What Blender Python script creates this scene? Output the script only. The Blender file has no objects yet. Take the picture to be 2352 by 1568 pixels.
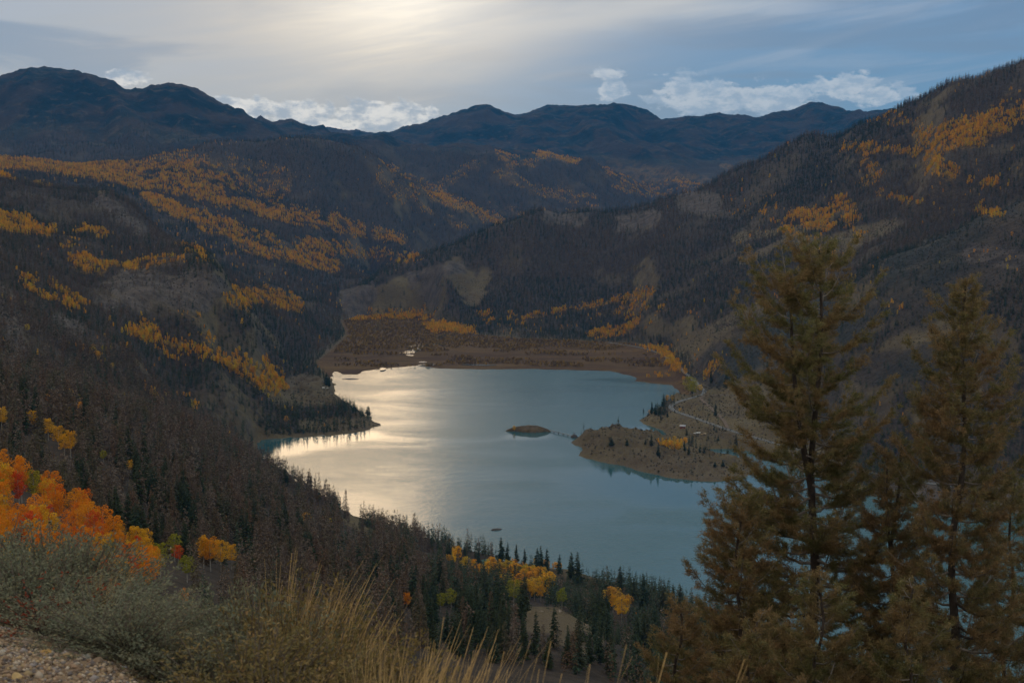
import bpy, bmesh, math, random
import numpy as np
from mathutils import Vector, Matrix

random.seed(11)
rng = np.random.default_rng(11)
scene = bpy.context.scene
COL = scene.collection

# ---------------------------------------------------------------- camera
H = 420.0                    # camera height above the lake
F = 2940.0                   # focal length in the units of a 2352 px wide picture
TILT = math.atan(344 / F)
cam_d = bpy.data.cameras.new('camera')
cam_d.sensor_width = 36.0
cam_d.lens = 36.0 * F / 2352
cam_d.clip_start = 0.1
cam_d.clip_end = 60000
cam_d.dof.use_dof = True
cam_d.dof.focus_distance = 300
cam_d.dof.aperture_fstop = 9.0
cam = bpy.data.objects.new('camera', cam_d)
cam.location = (0, 0, H)
cam.rotation_euler = (math.pi / 2 - TILT, 0, 0)
COL.objects.link(cam)
scene.camera = cam

# ---------------------------------------------------------------- light
SUN_EL, SUN_AZ = math.radians(13), math.radians(-16)      # the bright cloud in front of the sun, above and a little left of the view
SUN_STRENGTH, SUN_ANGLE = 0.52, 24
SKY_GAIN = 1.16
SKY_STRENGTH = 0.10
sun_d = bpy.data.lights.new('sun', 'SUN')
sun_d.energy = SUN_STRENGTH
sun_d.angle = math.radians(SUN_ANGLE)
sun_d.color = (1.0, 0.68, 0.36)
sun = bpy.data.objects.new('sun', sun_d)
sd = Vector((math.sin(SUN_AZ) * math.cos(SUN_EL), math.cos(SUN_AZ) * math.cos(SUN_EL), math.sin(SUN_EL)))
sun.rotation_euler = sd.to_track_quat('Z', 'Y').to_euler()
COL.objects.link(sun)

class NT:
    """small helper for writing node trees"""
    def __init__(s, tree): s.t = tree; s.n = tree.nodes; s.l = tree.links
    def new(s, kind, **kw):
        n = s.n.new(kind)
        for k, v in kw.items(): setattr(n, k, v)
        return n
    def put(s, sock, v):
        if isinstance(v, bpy.types.NodeSocket): s.l.new(v, sock)
        elif v is not None: sock.default_value = v
    def m(s, op, a, b=None, c=None, clamp=False):
        n = s.new('ShaderNodeMath', operation=op); n.use_clamp = clamp
        s.put(n.inputs[0], a)
        if b is not None: s.put(n.inputs[1], b)
        if c is not None: s.put(n.inputs[2], c)
        return n.outputs[0]
    def mix(s, f, a, b, mode='MIX'):
        n = s.new('ShaderNodeMix', data_type='RGBA', blend_type=mode)
        s.put(n.inputs[0], f); s.put(n.inputs[6], a); s.put(n.inputs[7], b)
        return n.outputs[2]
    def ramp(s, x, lo, hi, a=0.0, b=1.0, kind='SMOOTHSTEP'):
        n = s.new('ShaderNodeMapRange', interpolation_type=kind)
        s.put(n.inputs[0], x); s.put(n.inputs[1], lo); s.put(n.inputs[2], hi); s.put(n.inputs[3], a); s.put(n.inputs[4], b)
        return n.outputs[0]
    def noise(s, vec, scale, detail=4, rough=0.55, dist=0.0):
        n = s.new('ShaderNodeTexNoise')
        s.put(n.inputs['Vector'], vec); s.put(n.inputs['Scale'], scale)
        n.inputs['Detail'].default_value = detail; n.inputs['Roughness'].default_value = rough; n.inputs['Distortion'].default_value = dist
        return n.outputs[0]
    def xyz(s, x, y, z):
        n = s.new('ShaderNodeCombineXYZ'); s.put(n.inputs[0], x); s.put(n.inputs[1], y); s.put(n.inputs[2], z)
        return n.outputs[0]

def rgb(r, g, b):            # sRGB 0..255 as seen -> linear
    f = lambda c: (c / 255 / 12.92) if c <= 10 else ((c / 255 + .055) / 1.055) ** 2.4
    return (f(r), f(g), f(b), 1)

scene.view_settings.view_transform = 'Standard'
scene.view_settings.look = 'None'
scene.view_settings.exposure = 0
scene.view_settings.gamma = 1
scene.view_settings.use_curve_mapping = False
scene.cycles.volume_bounces = 0
scene.cycles.max_bounces = 5
scene.cycles.diffuse_bounces = 2
scene.cycles.glossy_bounces = 2
scene.cycles.transmission_bounces = 2
scene.cycles.sample_clamp_indirect = 4

world = bpy.data.worlds.new('World')
scene.world = world
world.use_nodes = True
W = NT(world.node_tree); W.n.clear()
tc = W.new('ShaderNodeTexCoord')
sep = W.new('ShaderNodeSeparateXYZ'); W.l.new(tc.outputs['Generated'], sep.inputs[0])
X, Y, Z = sep.outputs
AZ = W.m('MULTIPLY', W.m('ARCTAN2', X, Y), 57.2958)        # degrees right of the view direction
EL = W.m('MULTIPLY', W.m('ARCSINE', Z), 57.2958)           # degrees above the horizon
def adeg(px): return math.degrees(math.atan((px - 1176) / F))
def edeg(py): return math.degrees((440 - py) / F)
sky = W.new('ShaderNodeTexSky', sky_type='NISHITA', sun_disc=False, sun_elevation=SUN_EL, sun_rotation=SUN_AZ)
sky.altitude = 3000; sky.air_density = 1.0; sky.dust_density = 0.6
hsv = W.new('ShaderNodeVectorMath', operation='MULTIPLY'); W.l.new(sky.outputs[0], hsv.inputs[0]); hsv.inputs[1].default_value = (SKY_STRENGTH,) * 3
def blob(cx, cy, rx, ry, power=1.0, jig=None):
    """soft spot around a direction (degrees)"""
    dx = W.m('DIVIDE', W.m('SUBTRACT', AZ, cx), rx)
    dy = W.m('DIVIDE', W.m('SUBTRACT', EL, cy), ry)
    d2 = W.m('ADD', W.m('MULTIPLY', dx, dx), W.m('MULTIPLY', dy, dy))
    if jig is not None: d2 = W.m('ADD', d2, jig)
    return W.m('EXPONENT', W.m('MULTIPLY', d2, -power))
# high veil of cloud: grey on the left, blue on the right
v1 = W.xyz(W.m('MULTIPLY', AZ, 0.035), W.m('MULTIPLY', EL, 0.22), 3.1)
n1 = W.noise(v1, 2.2, 7, 0.56, 0.5)
v2 = W.xyz(W.m('MULTIPLY', W.m('ADD', AZ, W.m('MULTIPLY', EL, -1.2)), 0.05), W.m('MULTIPLY', W.m('ADD', EL, W.m('MULTIPLY', AZ, -0.13)), 0.35), 8.4)
n2 = W.noise(v2, 1.9, 8, 0.58, 0.5)
low = W.ramp(EL, 9, 1.0)
side = W.m('MULTIPLY', W.ramp(W.m('ADD', W.m('ADD', AZ, W.m('MULTIPLY', low, 6)), W.m('MULTIPLY', W.m('SUBTRACT', n1, 0.5), 14)), -15, 9), W.ramp(W.m('ABSOLUTE', AZ), 150, 60))
left_c = W.mix(low, rgb(182, 184, 184), rgb(176, 172, 166))
right_c = W.mix(low, rgb(124, 150, 176), rgb(86, 130, 164))
front = W.ramp(W.m('ABSOLUTE', AZ), 100, 45)
right_c = W.mix(front, rgb(196, 192, 184), right_c)
veil = W.mix(side, left_c, right_c)
high_c = W.mix(side, rgb(255, 244, 224), rgb(212, 240, 250))
veil = W.mix(W.ramp(EL, 12, 28), veil, high_c)
veil = W.mix(W.m('MULTIPLY', W.ramp(n2, 0.46, 0.66), W.m('MULTIPLY_ADD', low, -0.3, 0.42)), veil, rgb(188, 188, 190))
veil = W.mix(W.m('MULTIPLY', W.ramp(n1, 0.53, 0.40), 0.65), veil, rgb(116, 134, 154))
# the nishita blue shows a little through the veil
base = W.mix(0.88, hsv.outputs[0], veil)
# bright streak of thinner cloud running to the right of the glow
streak_d = W.m('SUBTRACT', EL, W.m('ADD', 7.2, W.m('MULTIPLY', AZ, 0.15)))
streak_n = W.m('MULTIPLY', W.m('SUBTRACT', n2, 0.5), 2.6)
streak = W.m('EXPONENT', W.m('MULTIPLY', W.m('POWER', W.m('ABSOLUTE', W.m('DIVIDE', W.m('ADD', streak_d, streak_n), 1.15)), 2), -1))
streak = W.m('MULTIPLY', streak, W.ramp(AZ, -4, 0, 0, 1)); streak = W.m('MULTIPLY', streak, W.ramp(AZ, 16, 7, 0, 0.75))
base = W.mix(streak, base, rgb(224, 220, 210))
# glow of the hidden sun
jn = W.m('MULTIPLY', W.m('SUBTRACT', n2, 0.5), 2.2)
g_wide = blob(-7.0, 9.0, 12, 7.0, 1.0, jn)
g_mid = blob(-6.0, 9.4, 6.4, 4.6, 1.0, jn)
g_core = blob(-4.8, 8.9, 4.6, 2.5, 1.2, W.m('MULTIPLY', jn, 0.6))
base = W.mix(W.m('MULTIPLY', g_wide, 0.42), base, rgb(222, 204, 180))
base = W.mix(W.m('MULTIPLY', g_mid, 0.85, clamp=True), base, rgb(252, 236, 208))
addg = W.new('ShaderNodeVectorMath', operation='SCALE'); addg.inputs[0].default_value = (1.0, .93, .80); W.put(addg.inputs['Scale'], W.m('MULTIPLY', g_core, 0.38))
addv = W.new('ShaderNodeVectorMath', operation='ADD'); W.l.new(base, addv.inputs[0]); W.l.new(addg.outputs[0], addv.inputs[1])
base = addv.outputs[0]
# cumulus low over the mountains
v3 = W.xyz(W.m('MULTIPLY', AZ, 0.85), W.m('MULTIPLY', EL, 1.6), 1.7)
c_n = W.noise(v3, 1.15, 10, 0.62, 0.1)
c_big = W.noise(v3, 0.35, 3, 0.5, 0.0)
band = None
for cx, cy, rx, ry, a in [(310, 198, 55, 18, .95), (580, 255, 80, 26, .95), (700, 262, 90, 26, .95), (880, 272, 120, 34, 1.15), (740, 290, 190, 30, .8), (990, 262, 26, 22, .7), (1385, 178, 48, 17, .8), (1400, 215, 42, 24, .85),
                          (1550, 222, 60, 42, .85), (1640, 232, 150, 40, .95), (1760, 236, 110, 40, .9), (1925, 212, 85, 30, .9), (1975, 182, 22, 10, .7), (2010, 232, 90, 26, .8), (2090, 262, 80, 24, .7), (1480, 240, 60, 26, .5)]:
    b = W.m('MULTIPLY', blob(adeg(cx), edeg(cy), rx / F * 57.3, ry / F * 57.3, 0.9), a)
    band = b if band is None else W.m('MAXIMUM', band, b)
cl = W.ramp(W.m('ADD', W.m('ADD', band, W.m('MULTIPLY', W.m('SUBTRACT', c_n, 0.5), 1.7)), W.m('MULTIPLY', W.m('SUBTRACT', c_big, .5), .5)), 0.34, 0.58)
c_sh = W.ramp(W.noise(W.xyz(W.m('MULTIPLY', AZ, 0.85), W.m('ADD', W.m('MULTIPLY', EL, 1.6), .22), 1.7), 1.15, 10, 0.62, 0.1), 0.38, 0.62)
c_col = W.mix(c_sh, rgb(250, 244, 232), rgb(172, 182, 190))
c_col = W.mix(W.ramp(AZ, -6, 8, 0, .55), c_col, rgb(160, 180, 198))
base = W.mix(W.m("MULTIPLY", cl, 0.72), base, c_col)
bg = W.new('ShaderNodeBackground'); W.put(bg.inputs[0], base); bg.inputs[1].default_value = SKY_GAIN
wo = W.new('ShaderNodeOutputWorld'); W.l.new(bg.outputs[0], wo.inputs[0])

# ---------------------------------------------------------------- picture direction -> place on the ground
CT, ST = math.cos(TILT), math.sin(TILT)
def ray(px, py):
    """u = x/y and t = (z-H)/y of the sight line through a picture point"""
    a = (px - 1176) / F; b = (784 - py) / F
    yy = CT + ST * b
    return a / yy, (-ST + CT * b) / yy
def lake_pt(px, py):
    u, t = ray(px, py); y = -H / t
    return u * y, y
def project(x, y, z):
    dz = z - H
    d = y * CT - dz * ST; up = y * ST + dz * CT
    return 1176 + F * x / d, 784 - F * up / d

def _lat(seed):
    return np.random.default_rng(seed).random((256, 256)).astype(np.float32)
_L = {}
def vnoise(x, y, seed=0):
    if seed not in _L: _L[seed] = _lat(seed)
    L = _L[seed]
    xi = np.floor(x).astype(np.int64); yi = np.floor(y).astype(np.int64)
    fx = x - xi; fy = y - yi
    fx = fx * fx * (3 - 2 * fx); fy = fy * fy * (3 - 2 * fy)
    a = L[xi & 255, yi & 255]; b = L[(xi + 1) & 255, yi & 255]; c = L[xi & 255, (yi + 1) & 255]; d = L[(xi + 1) & 255, (yi + 1) & 255]
    return (a * (1 - fx) + b * fx) * (1 - fy) + (c * (1 - fx) + d * fx) * fy
def fbm(x, y, seed=0, octs=5, gain=0.5, ridged=False):
    s = 0; a = 1; tot = 0
    for o in range(octs):
        n = vnoise(x * 2 ** o + 17.3 * o, y * 2 ** o + 9.1 * o, seed + o)
        if ridged: n = 1 - np.abs(n * 2 - 1)
        s = s + a * n; tot += a; a *= gain
    return s / tot
def sstep(x, a, b):
    t = np.clip((x - a) / (b - a), 0, 1); return t * t * (3 - 2 * t)

# ---------------------------------------------------------------- terrain
CP = []          # u, ln y, t
def P(Yd, *pts):
    for px, py in pts:
        u, t = ray(px, py); CP.append((u, math.log(Yd), t))
def PZ(z, *pts):     # points at a known height z above the lake
    for px, py in pts:
        u, t = ray(px, py); y = (z - H) / t; CP.append((u, math.log(y), t))
def Q(px, *yz):      # column px: (Y, z relative to camera)
    u = (px - 1176) / F
    for y, dz in yz: CP.append((u, math.log(y), dz / y))

# foreground bank
Q(-250, (2, -1.5), (4, -1.53), (5.2, -1.72), (9, -3.2), (15, -5.5), (60, -20))
Q(0, (2, -1.52), (4, -1.54), (5.2, -1.83), (8, -3.0), (15, -5.8), (60, -21), (100, -33), (200, -62))
Q(300, (2, -1.55), (3.6, -1.56), (4.6, -1.75), (8, -3.0), (15, -6.0))
Q(600, (2, -1.6), (4, -1.95), (6, -2.8), (10, -4.6), (60, -25), (100, -39), (200, -72))
Q(1176, (2, -1.7), (4, -2.15), (8, -4.0), (20, -10), (60, -29), (100, -46), (200, -82), (300, -121))
Q(1750, (2, -1.75), (4, -2.3), (10, -5.6), (35, -16.5), (60, -28), (100, -46))
Q(2352, (2, -1.9), (4, -2.8), (10, -5.6), (35, -16.2), (60, -27), (120, -54), (300, -125), (600, -240))
Q(2700, (4, -2.8), (35, -15), (120, -50))
# near slope, left and middle
P(330, (150, 1320), (330, 1345)); P(450, (0, 1150), (200, 1190)); P(700, (0, 1010), (250, 1060)); P(900, (0, 915)); P(1000, (0, 878), (-200, 850))
P(1200, (0, 905), (-200, 880)); P(1500, (0, 800)); P(1800, (0, 690), (-250, 640)); P(2100, (0, 610)); P(2400, (0, 560)); P(2800, (0, 490), (-250, 440))
P(1150, (202, 915)); P(1400, (378, 958)); P(1330, (202, 945)); P(1650, (378, 985)); P(1700, (500, 1015)); P(1800, (560, 1045)); P(2000, (500, 960)); P(1900, (200, 790)); P(1700, (200, 850)); P(2000, (380, 900))
P(1000, (500, 1150)); P(600, (400, 1250)); P(800, (700, 1300)); P(700, (900, 1400)); P(900, (1000, 1350)); P(1300, (500, 1050))
P(1650, (650, 1120)); P(1500, (760, 1172)); P(1350, (850, 1225)); P(1250, (1000, 1280)); P(1300, (1100, 1310)); P(1330, (1300, 1345)); P(1100, (600, 1150)); P(1100, (800, 1240))
P(620, (1230, 1398), (1290, 1402)); P(600, (1350, 1440)); P(520, (1420, 1540)); P(560, (1210, 1450)); P(760, (1250, 1450)); P(850, (1450, 1470)); P(1100, (1500, 1405)); P(1000, (1650, 1490)); P(1150, (1400, 1385)); P(700, (1100, 1450))
P(400, (1176, 1600)); P(300, (700, 1500)); P(500, (1500, 1600)); P(650, (1620, 1610)); P(800, (2000, 1620)); P(700, (2352, 1720), (2700, 1760))
# left mountainside
P(3300, (-250, 400), (0, 403), (120, 434), (200, 443), (250, 446)); P(3200, (310, 484)); P(3150, (340, 525)); P(3000, (400, 565)); P(2900, (500, 605))
P(4000, (0, 440), (150, 470), (250, 490)); P(3900, (330, 560), (420, 600)); P(3600, (520, 640))
P(3000, (100, 500), (300, 540)); P(2600, (200, 600)); P(2800, (300, 600)); P(2500, (200, 650))
P(2560, (280, 620), (350, 625)); P(2540, (440, 624), (485, 614)); P(2620, (545, 680)); P(2330, (300, 722)); P(2340, (440, 748)); P(2560, (590, 752)); P(2700, (300, 615))
P(2200, (300, 760)); P(2300, (400, 800)); P(1900, (300, 812)); P(2420, (500, 770)); P(2200, (500, 855)); P(2200, (420, 870)); P(2900, (600, 780)); P(2700, (600, 850)); P(3700, (650, 700)); P(3300, (700, 780)); P(4600, (600, 625)); P(4600, (700, 655))
P(4100, (740, 700)); P(3900, (740, 745)); P(4500, (800, 700)); P(3750, (790, 772)); P(3200, (740, 822)); P(2900, (690, 855))
# left headland
P(2700, (700, 880)); P(2560, (640, 890)); P(2620, (755, 900)); P(2420, (700, 930)); P(2480, (800, 925)); P(2270, (650, 960)); P(2330, (780, 955)); P(2380, (850, 955)); P(2120, (560, 968)); P(2150, (600, 990)); P(2020, (500, 960)); P(2250, (720, 985))
# bench of aspens
P(6300, (0, 365), (200, 380), (400, 378), (500, 400), (700, 482), (800, 522), (900, 562)); P(6500, (600, 440)); P(6400, (960, 590))
P(5300, (250, 430), (400, 470), (600, 532), (700, 582)); P(5400, (800, 622)); P(4700, (400, 540), (500, 590)); P(6200, (860, 625), (930, 602)); P(5300, (900, 655)); P(4700, (790, 690)); P(5200, (300, 450), (100, 410)); P(4500, (330, 545))
P(8000, (1150, 516)); P(6800, (1000, 580))
# knob with the descending ridge
P(7000, (390, 352), (480, 332), (560, 326), (650, 317), (720, 330)); P(7100, (800, 345)); P(7200, (870, 370)); P(7400, (960, 420)); P(7600, (1060, 465)); P(7900, (1140, 510))
P(6600, (650, 420)); P(6700, (800, 470)); P(6900, (950, 520)); P(7100, (1050, 545))
P(8000, (400, 385), (650, 365), (800, 385), (960, 470)); P(7500, (200, 370)); P(7300, (0, 368))
# left mountains
P(9500, (-250, 230), (0, 187), (60, 171), (130, 167), (205, 176), (262, 186), (282, 209), (315, 212), (350, 203), (400, 197), (430, 202), (475, 225), (520, 242), (560, 258), (600, 287))
P(8900, (0, 260), (130, 250), (230, 270), (400, 285), (520, 310)); P(8200, (0, 325), (200, 335), (400, 345), (560, 335)); P(10500, (0, 220), (262, 230), (315, 240), (430, 240), (560, 300))
P(11500, (620, 281), (650, 277), (700, 293), (740, 287), (770, 307)); P(10200, (640, 310), (740, 325)); P(12600, (650, 320), (760, 330))
P(9500, (690, 320), (790, 311), (880, 311), (980, 335), (1070, 335), (1150, 350), (1250, 356)); P(9300, (1350, 375)); P(9200, (1450, 440), (1500, 475))
P(8800, (900, 400)); P(8500, (1000, 440)); P(8300, (1100, 485)); P(8800, (1250, 440)); P(8500, (1300, 492)); P(8700, (1400, 482)); P(11000, (880, 345), (980, 360), (1150, 375), (1350, 400))
# middle range
P(14000, (860, 310), (900, 306), (950, 290), (1010, 272), (1060, 255), (1115, 242), (1150, 255), (1190, 271), (1240, 262), (1300, 255), (1360, 246), (1400, 240), (1430, 245), (1480, 265), (1520, 276),
  (1560, 274), (1640, 262), (1700, 264), (1790, 260), (1815, 273), (1860, 245), (1885, 241), (1920, 247), (1960, 262), (2000, 259), (2040, 262), (2200, 250), (2400, 240), (2700, 240))
P(12800, (1100, 300), (1000, 310)); P(12000, (1200, 335), (1400, 302), (1550, 328)); P(11700, (1300, 342)); P(12000, (1700, 358), (1850, 330)); P(13000, (1300, 300), (1480, 330), (1640, 320), (1850, 300))
P(10800, (1500, 400), (1350, 395)); P(10300, (1600, 425), (1450, 432), (1700, 430)); P(10000, (1600, 450)); P(15600, (900, 330), (1115, 290), (1400, 290), (1700, 300), (1900, 290), (2300, 290), (200, 260), (500, 300))
# right mountain
R_CREST = [(2900, 20, 3200), (2700, 60, 3300), (2500, 100, 3400), (2352, 140, 3600), (2290, 162, 3700), (2230, 182, 3750), (2180, 193, 3800), (2130, 218, 3900), (2080, 243, 4000), (2040, 265, 4100), (1970, 288, 4300), (1850, 314, 4600), (1790, 344, 4700),
  (1700, 384, 4800), (1640, 419, 4800), (1560, 449, 4800), (1470, 476, 4750), (1400, 491, 4700), (1340, 492, 4650), (1230, 494, 4600), (1150, 518, 4600), (1080, 549, 4600), (990, 582, 4550), (930, 611, 4500), (880, 636, 4450), (830, 654, 4400), (800, 680, 4350), (786, 705, 4320)]
for px, py, Yd in R_CREST:
    P(Yd, (px, py))
    if px > 950: P(Yd * 1.2, (px, min(py + 110, 640)))
PZ(14, (860, 722), (950, 722)); P(4150, (1000, 650)); P(4100, (1100, 712)); P(4350, (1100, 620)); P(4050, (1300, 690)); P(4350, (1300, 590)); P(3600, (1500, 700)); P(3950, (1500, 600)); P(4350, (1500, 520)); P(4250, (1700, 480)); P(3500, (1700, 600))
P(2950, (1700, 720)); P(3100, (1600, 775)); P(2520, (1700, 850)); P(2480, (1660, 900)); P(4100, (1900, 400)); P(3500, (1900, 500)); P(3000, (1900, 600)); P(2600, (1900, 720)); P(2250, (1900, 900)); P(2080, (1900, 1000)); P(3700, (2100, 330)); P(3300, (2100, 450)); P(2800, (2100, 560))
P(3300, (2352, 275), (2700, 190)); P(3250, (2250, 325)); P(3150, (2150, 370)); P(2900, (2352, 400))
P(2500, (2700, 400), (2352, 462), (2250, 500), (2170, 545), (2100, 585), (2000, 640)); P(2800, (2352, 492), (2250, 530), (2170, 572))
P(2200, (2352, 600)); P(2000, (2352, 750)); P(1900, (2352, 900)); P(1800, (2352, 1050), (2700, 1080)); P(2250, (2100, 720)); P(2100, (2100, 850)); P(2000, (2100, 1000)); P(1900, (2100, 1100))
P(2700, (1660, 800)); P(2300, (1800, 870)); P(2900, (1580, 800)); PZ(30, (1640, 905), (1700, 930), (1760, 960)); PZ(22, (1600, 930)); PZ(14, (1560, 950), (1650, 1000), (1740, 1010)); PZ(6, (1580, 1010), (1700, 1025))
PZ(25, (1130, 738)); PZ(14, (1200, 752)); PZ(20, (1350, 745)); PZ(30, (1450, 740))
PZ(1.5, (800, 738), (900, 735), (1000, 745), (1100, 778), (1250, 790), (1400, 792), (1500, 806), (850, 800), (1000, 800), (775, 835), (1200, 830), (1500, 840))
# right headland
PZ(27, (1440, 999)); PZ(22, (1385, 1008)); PZ(22, (1490, 1010)); PZ(14, (1570, 1031)); PZ(9, (1640, 1052)); PZ(7, (1695, 1064)); PZ(9, (1345, 1028)); PZ(7, (1640, 1084)); PZ(10, (1520, 1062)); PZ(13, (1430, 1040))

CP = np.array(CP)

def relief(X_, Y_):
    """noise relief in metres; the surface is fitted so that it still passes through every control point"""
    far = sstep(Y_, 6800, 8600)
    rx, ry = X_ + 0.25 * Y_, Y_
    g1 = fbm(rx / 900, ry / 1400, 5, 6, .5, True) - .62
    g2 = fbm(rx / 260, ry / 380, 12, 5, .52, True) - .6
    g3 = fbm(rx / 70, ry / 90, 22, 5, .5) - .5
    g4 = fbm(rx / 9, ry / 9, 31, 4, .5) - .5
    mid = sstep(Y_, 500, 1800)
    z = far * (g1 * 230 + g2 * 80) + (1 - far) * sstep(Y_, 2800, 5200) * g1 * 90 + (1 - far) * mid * g2 * 38
    z = z + sstep(Y_, 60, 900) * g3 * (5 + 13 * mid) + sstep(Y_, 8, 60) * g4 * 1.2
    return z + (1 - sstep(Y_, 20, 60)) * ((fbm(X_ / .5, Y_ / .5, 41, 4) - .5) * .10)
cpy = np.exp(CP[:, 1])
CP[:, 2] -= relief(CP[:, 0] * cpy, cpy) / cpy
SU, SV = 1.0, 0.33
cu = CP[:, 0] * SU; cv = CP[:, 1] * SV
def kern(d2): return np.sqrt(d2 + 0.003 ** 2)
A = kern((cu[:, None] - cu) ** 2 + (cv[:, None] - cv) ** 2)
n = len(CP)
M = np.zeros((n + 3, n + 3)); M[:n, :n] = A - np.eye(n) * -0.0006 * 0
M[:n, :n] -= np.eye(n) * 0.0003
Pm = np.stack([np.ones(n), cu, cv], 1); M[:n, n:] = Pm; M[n:, :n] = Pm.T
wts = np.linalg.solve(M, np.concatenate([CP[:, 2], np.zeros(3)]))
def rbf(u, v):
    out = np.empty(u.size); uf = u.ravel() * SU; vf = v.ravel() * SV
    for i in range(0, uf.size, 20000):
        a, b = uf[i:i + 20000].astype(np.float32), vf[i:i + 20000].astype(np.float32)
        d2 = (a[:, None] - cu.astype(np.float32)) ** 2 + (b[:, None] - cv.astype(np.float32)) ** 2
        out[i:i + 20000] = np.sqrt(d2 + np.float32(.003 ** 2)) @ wts[:n].astype(np.float32) + wts[n] + wts[n + 1] * a + wts[n + 2] * b
    return out.reshape(u.shape)

LAKE = [lake_pt(*p) for p in [(765, 850), (775, 853), (790, 859), (825, 861), (830, 853), (880, 846), (960, 839), (1010, 846), (1100, 848), (1220, 847), (1330, 850), (1400, 852), (1440, 861), (1465, 868), (1460, 875), (1500, 880), (1545, 884), (1558, 895), (1562, 908),
  (1545, 915), (1525, 932), (1500, 945), (1468, 965), (1475, 972), (1510, 982), (1530, 993), (1536, 1003), (1520, 1006), (1480, 1004), (1400, 1003), (1345, 1007), (1322, 1010), (1315, 1016), (1330, 1026), (1340, 1032), (1328, 1045), (1345, 1051), (1430, 1070), (1530, 1095), (1590, 1103), (1640, 1106),
  (1700, 1101), (1732, 1087), (1740, 1068), (1710, 1054), (1680, 1049), (1610, 1038), (1605, 1030), (1680, 1030), (1780, 1043), (1850, 1085), (1950, 1118), (2080, 1148), (2352, 1180), (2800, 1240), (3300, 1320), (3300, 1860), (2800, 1760), (2352, 1650), (2100, 1580), (1800, 1490),
  (1580, 1400), (1450, 1347), (1300, 1308), (1180, 1293), (1050, 1272), (950, 1248), (850, 1217), (760, 1166), (690, 1124), (625, 1088), (600, 1052), (590, 1018), (600, 1010), (650, 1005), (740, 1001), (820, 993), (876, 977), (852, 962), (830, 945), (800, 925), (766, 905), (769, 885), (760, 870)]]
MARSH = [lake_pt(*p) for p in [(786, 738), (850, 727), (960, 727), (1010, 745), (1085, 770), (1200, 780), (1330, 784), (1450, 792), (1520, 812), (1550, 840), (1570, 870), (1600, 905), (1560, 915), (1440, 900), (1100, 900), (760, 870), (730, 835), (770, 800), (800, 770)]]
def poly_sd(x, y, poly):
    """signed distance, negative inside"""
    x = x.astype(np.float32); y = y.astype(np.float32)
    d = np.full(x.shape, 1e9, np.float32); ins = np.zeros(x.shape, bool)
    for (x0, y0), (x1, y1) in zip(poly, poly[1:] + poly[:1]):
        ex, ey = x1 - x0, y1 - y0; L = ex * ex + ey * ey + 1e-9
        tt = np.clip(((x - x0) * ex + (y - y0) * ey) / L, 0, 1)
        d = np.minimum(d, (x - x0 - tt * ex) ** 2 + (y - y0 - tt * ey) ** 2)
        if y0 != y1:
            c = ((y0 > y) != (y1 > y)) & (x < (x1 - x0) * (y - y0) / (y1 - y0) + x0); ins ^= c
    d = np.sqrt(d); return np.where(ins, -d, d)

u_in = np.linspace(-0.45, 0.45, 640)
u_out = 0.45 + np.array([.01, .03, .06, .1, .15, .22, .3, .4, .55])
US = np.concatenate([-u_out[::-1], u_in, u_out])
def rows(a, b, k): return np.exp(np.linspace(math.log(a), math.log(b), k, endpoint=False))
YS = np.concatenate([rows(1.6, 12, 70), rows(12, 300, 110), rows(300, 1100, 150), rows(1100, 3300, 360), rows(3300, 5200, 190), rows(5200, 9800, 170), rows(9800, 15600, 110), [15600, 17000]])
U, YY = np.meshgrid(US, YS)
V = np.log(YY)
XX = U * YY
Tg = rbf(U, V)
ZZ = H + Tg * YY + relief(XX, YY)
g4 = fbm(XX / 9, YY / 9, 31, 4, .5) - .5
# cliffs: the ground is terraced where rock shows
def capsule(px, py, c):
    x0, y0, x1, y1, r = c[:5]; ex, ey = x1 - x0, y1 - y0
    t = np.clip(((px - x0) * ex + (py - y0) * ey) / (ex * ex + ey * ey + 1e-6), 0, 1)
    return np.sqrt((px - x0 - t * ex) ** 2 + (py - y0 - t * ey) ** 2) / r
# shore
near = (YY > 900) & (YY < 3600)
SD = np.full(XX.shape, 400.0, np.float32)
SD[near] = poly_sd(XX[near], YY[near], LAKE)
wob = (fbm(XX / 26, YY / 26, 51, 4) - .5)
SD[near] += (wob[near] * 16) * (1 - 0)
MS = np.full(XX.shape, 400.0, np.float32)
nm = (YY > 2500) & (YY < 5000)
MS[nm] = poly_sd(XX[nm], YY[nm], MARSH)
mk = sstep(MS, -10, 90)
ZZ = np.where(MS < 90, (1.3 + g4 * .5 + wob * .7) * (1 - mk) + np.maximum(ZZ, 2.0) * mk, ZZ)
hl = sstep(SD, 0, 26)
shore = 0.32 * SD + 0.2 * g4
rug = (fbm(XX / 22, YY / 22, 141, 5, .55, True) - .6) * 22 * sstep(SD, 4, 30) * (1 - sstep(SD, 60, 160)) * (YY > 1700) * (MS > 30)
ZZ = ZZ + rug
ZZ = np.where(SD < 0, -0.05 + np.maximum(SD * .12, -4), (1 - hl) * np.minimum(shore, np.where(MS < 20, 1.4, 99)) + hl * np.maximum(ZZ, 1.2 + np.where(MS > 30, .02, 0) * np.minimum(SD, 200)))
ZZ = np.where((MS < 0) & (SD > 0) & (SD < 34), np.minimum(.5 + .03 * SD, ZZ), ZZ)
def strip_path(pts, step=6.0):
    # resample a path of world points
    out = []
    for (a, b) in zip(pts, pts[1:]):
        L = (Vector(b) - Vector(a)).length; k = max(1, int(L / step))
        for i in range(k): out.append(tuple(Vector(a).lerp(Vector(b), i / k)))
    out.append(tuple(pts[-1])); return out
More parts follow.
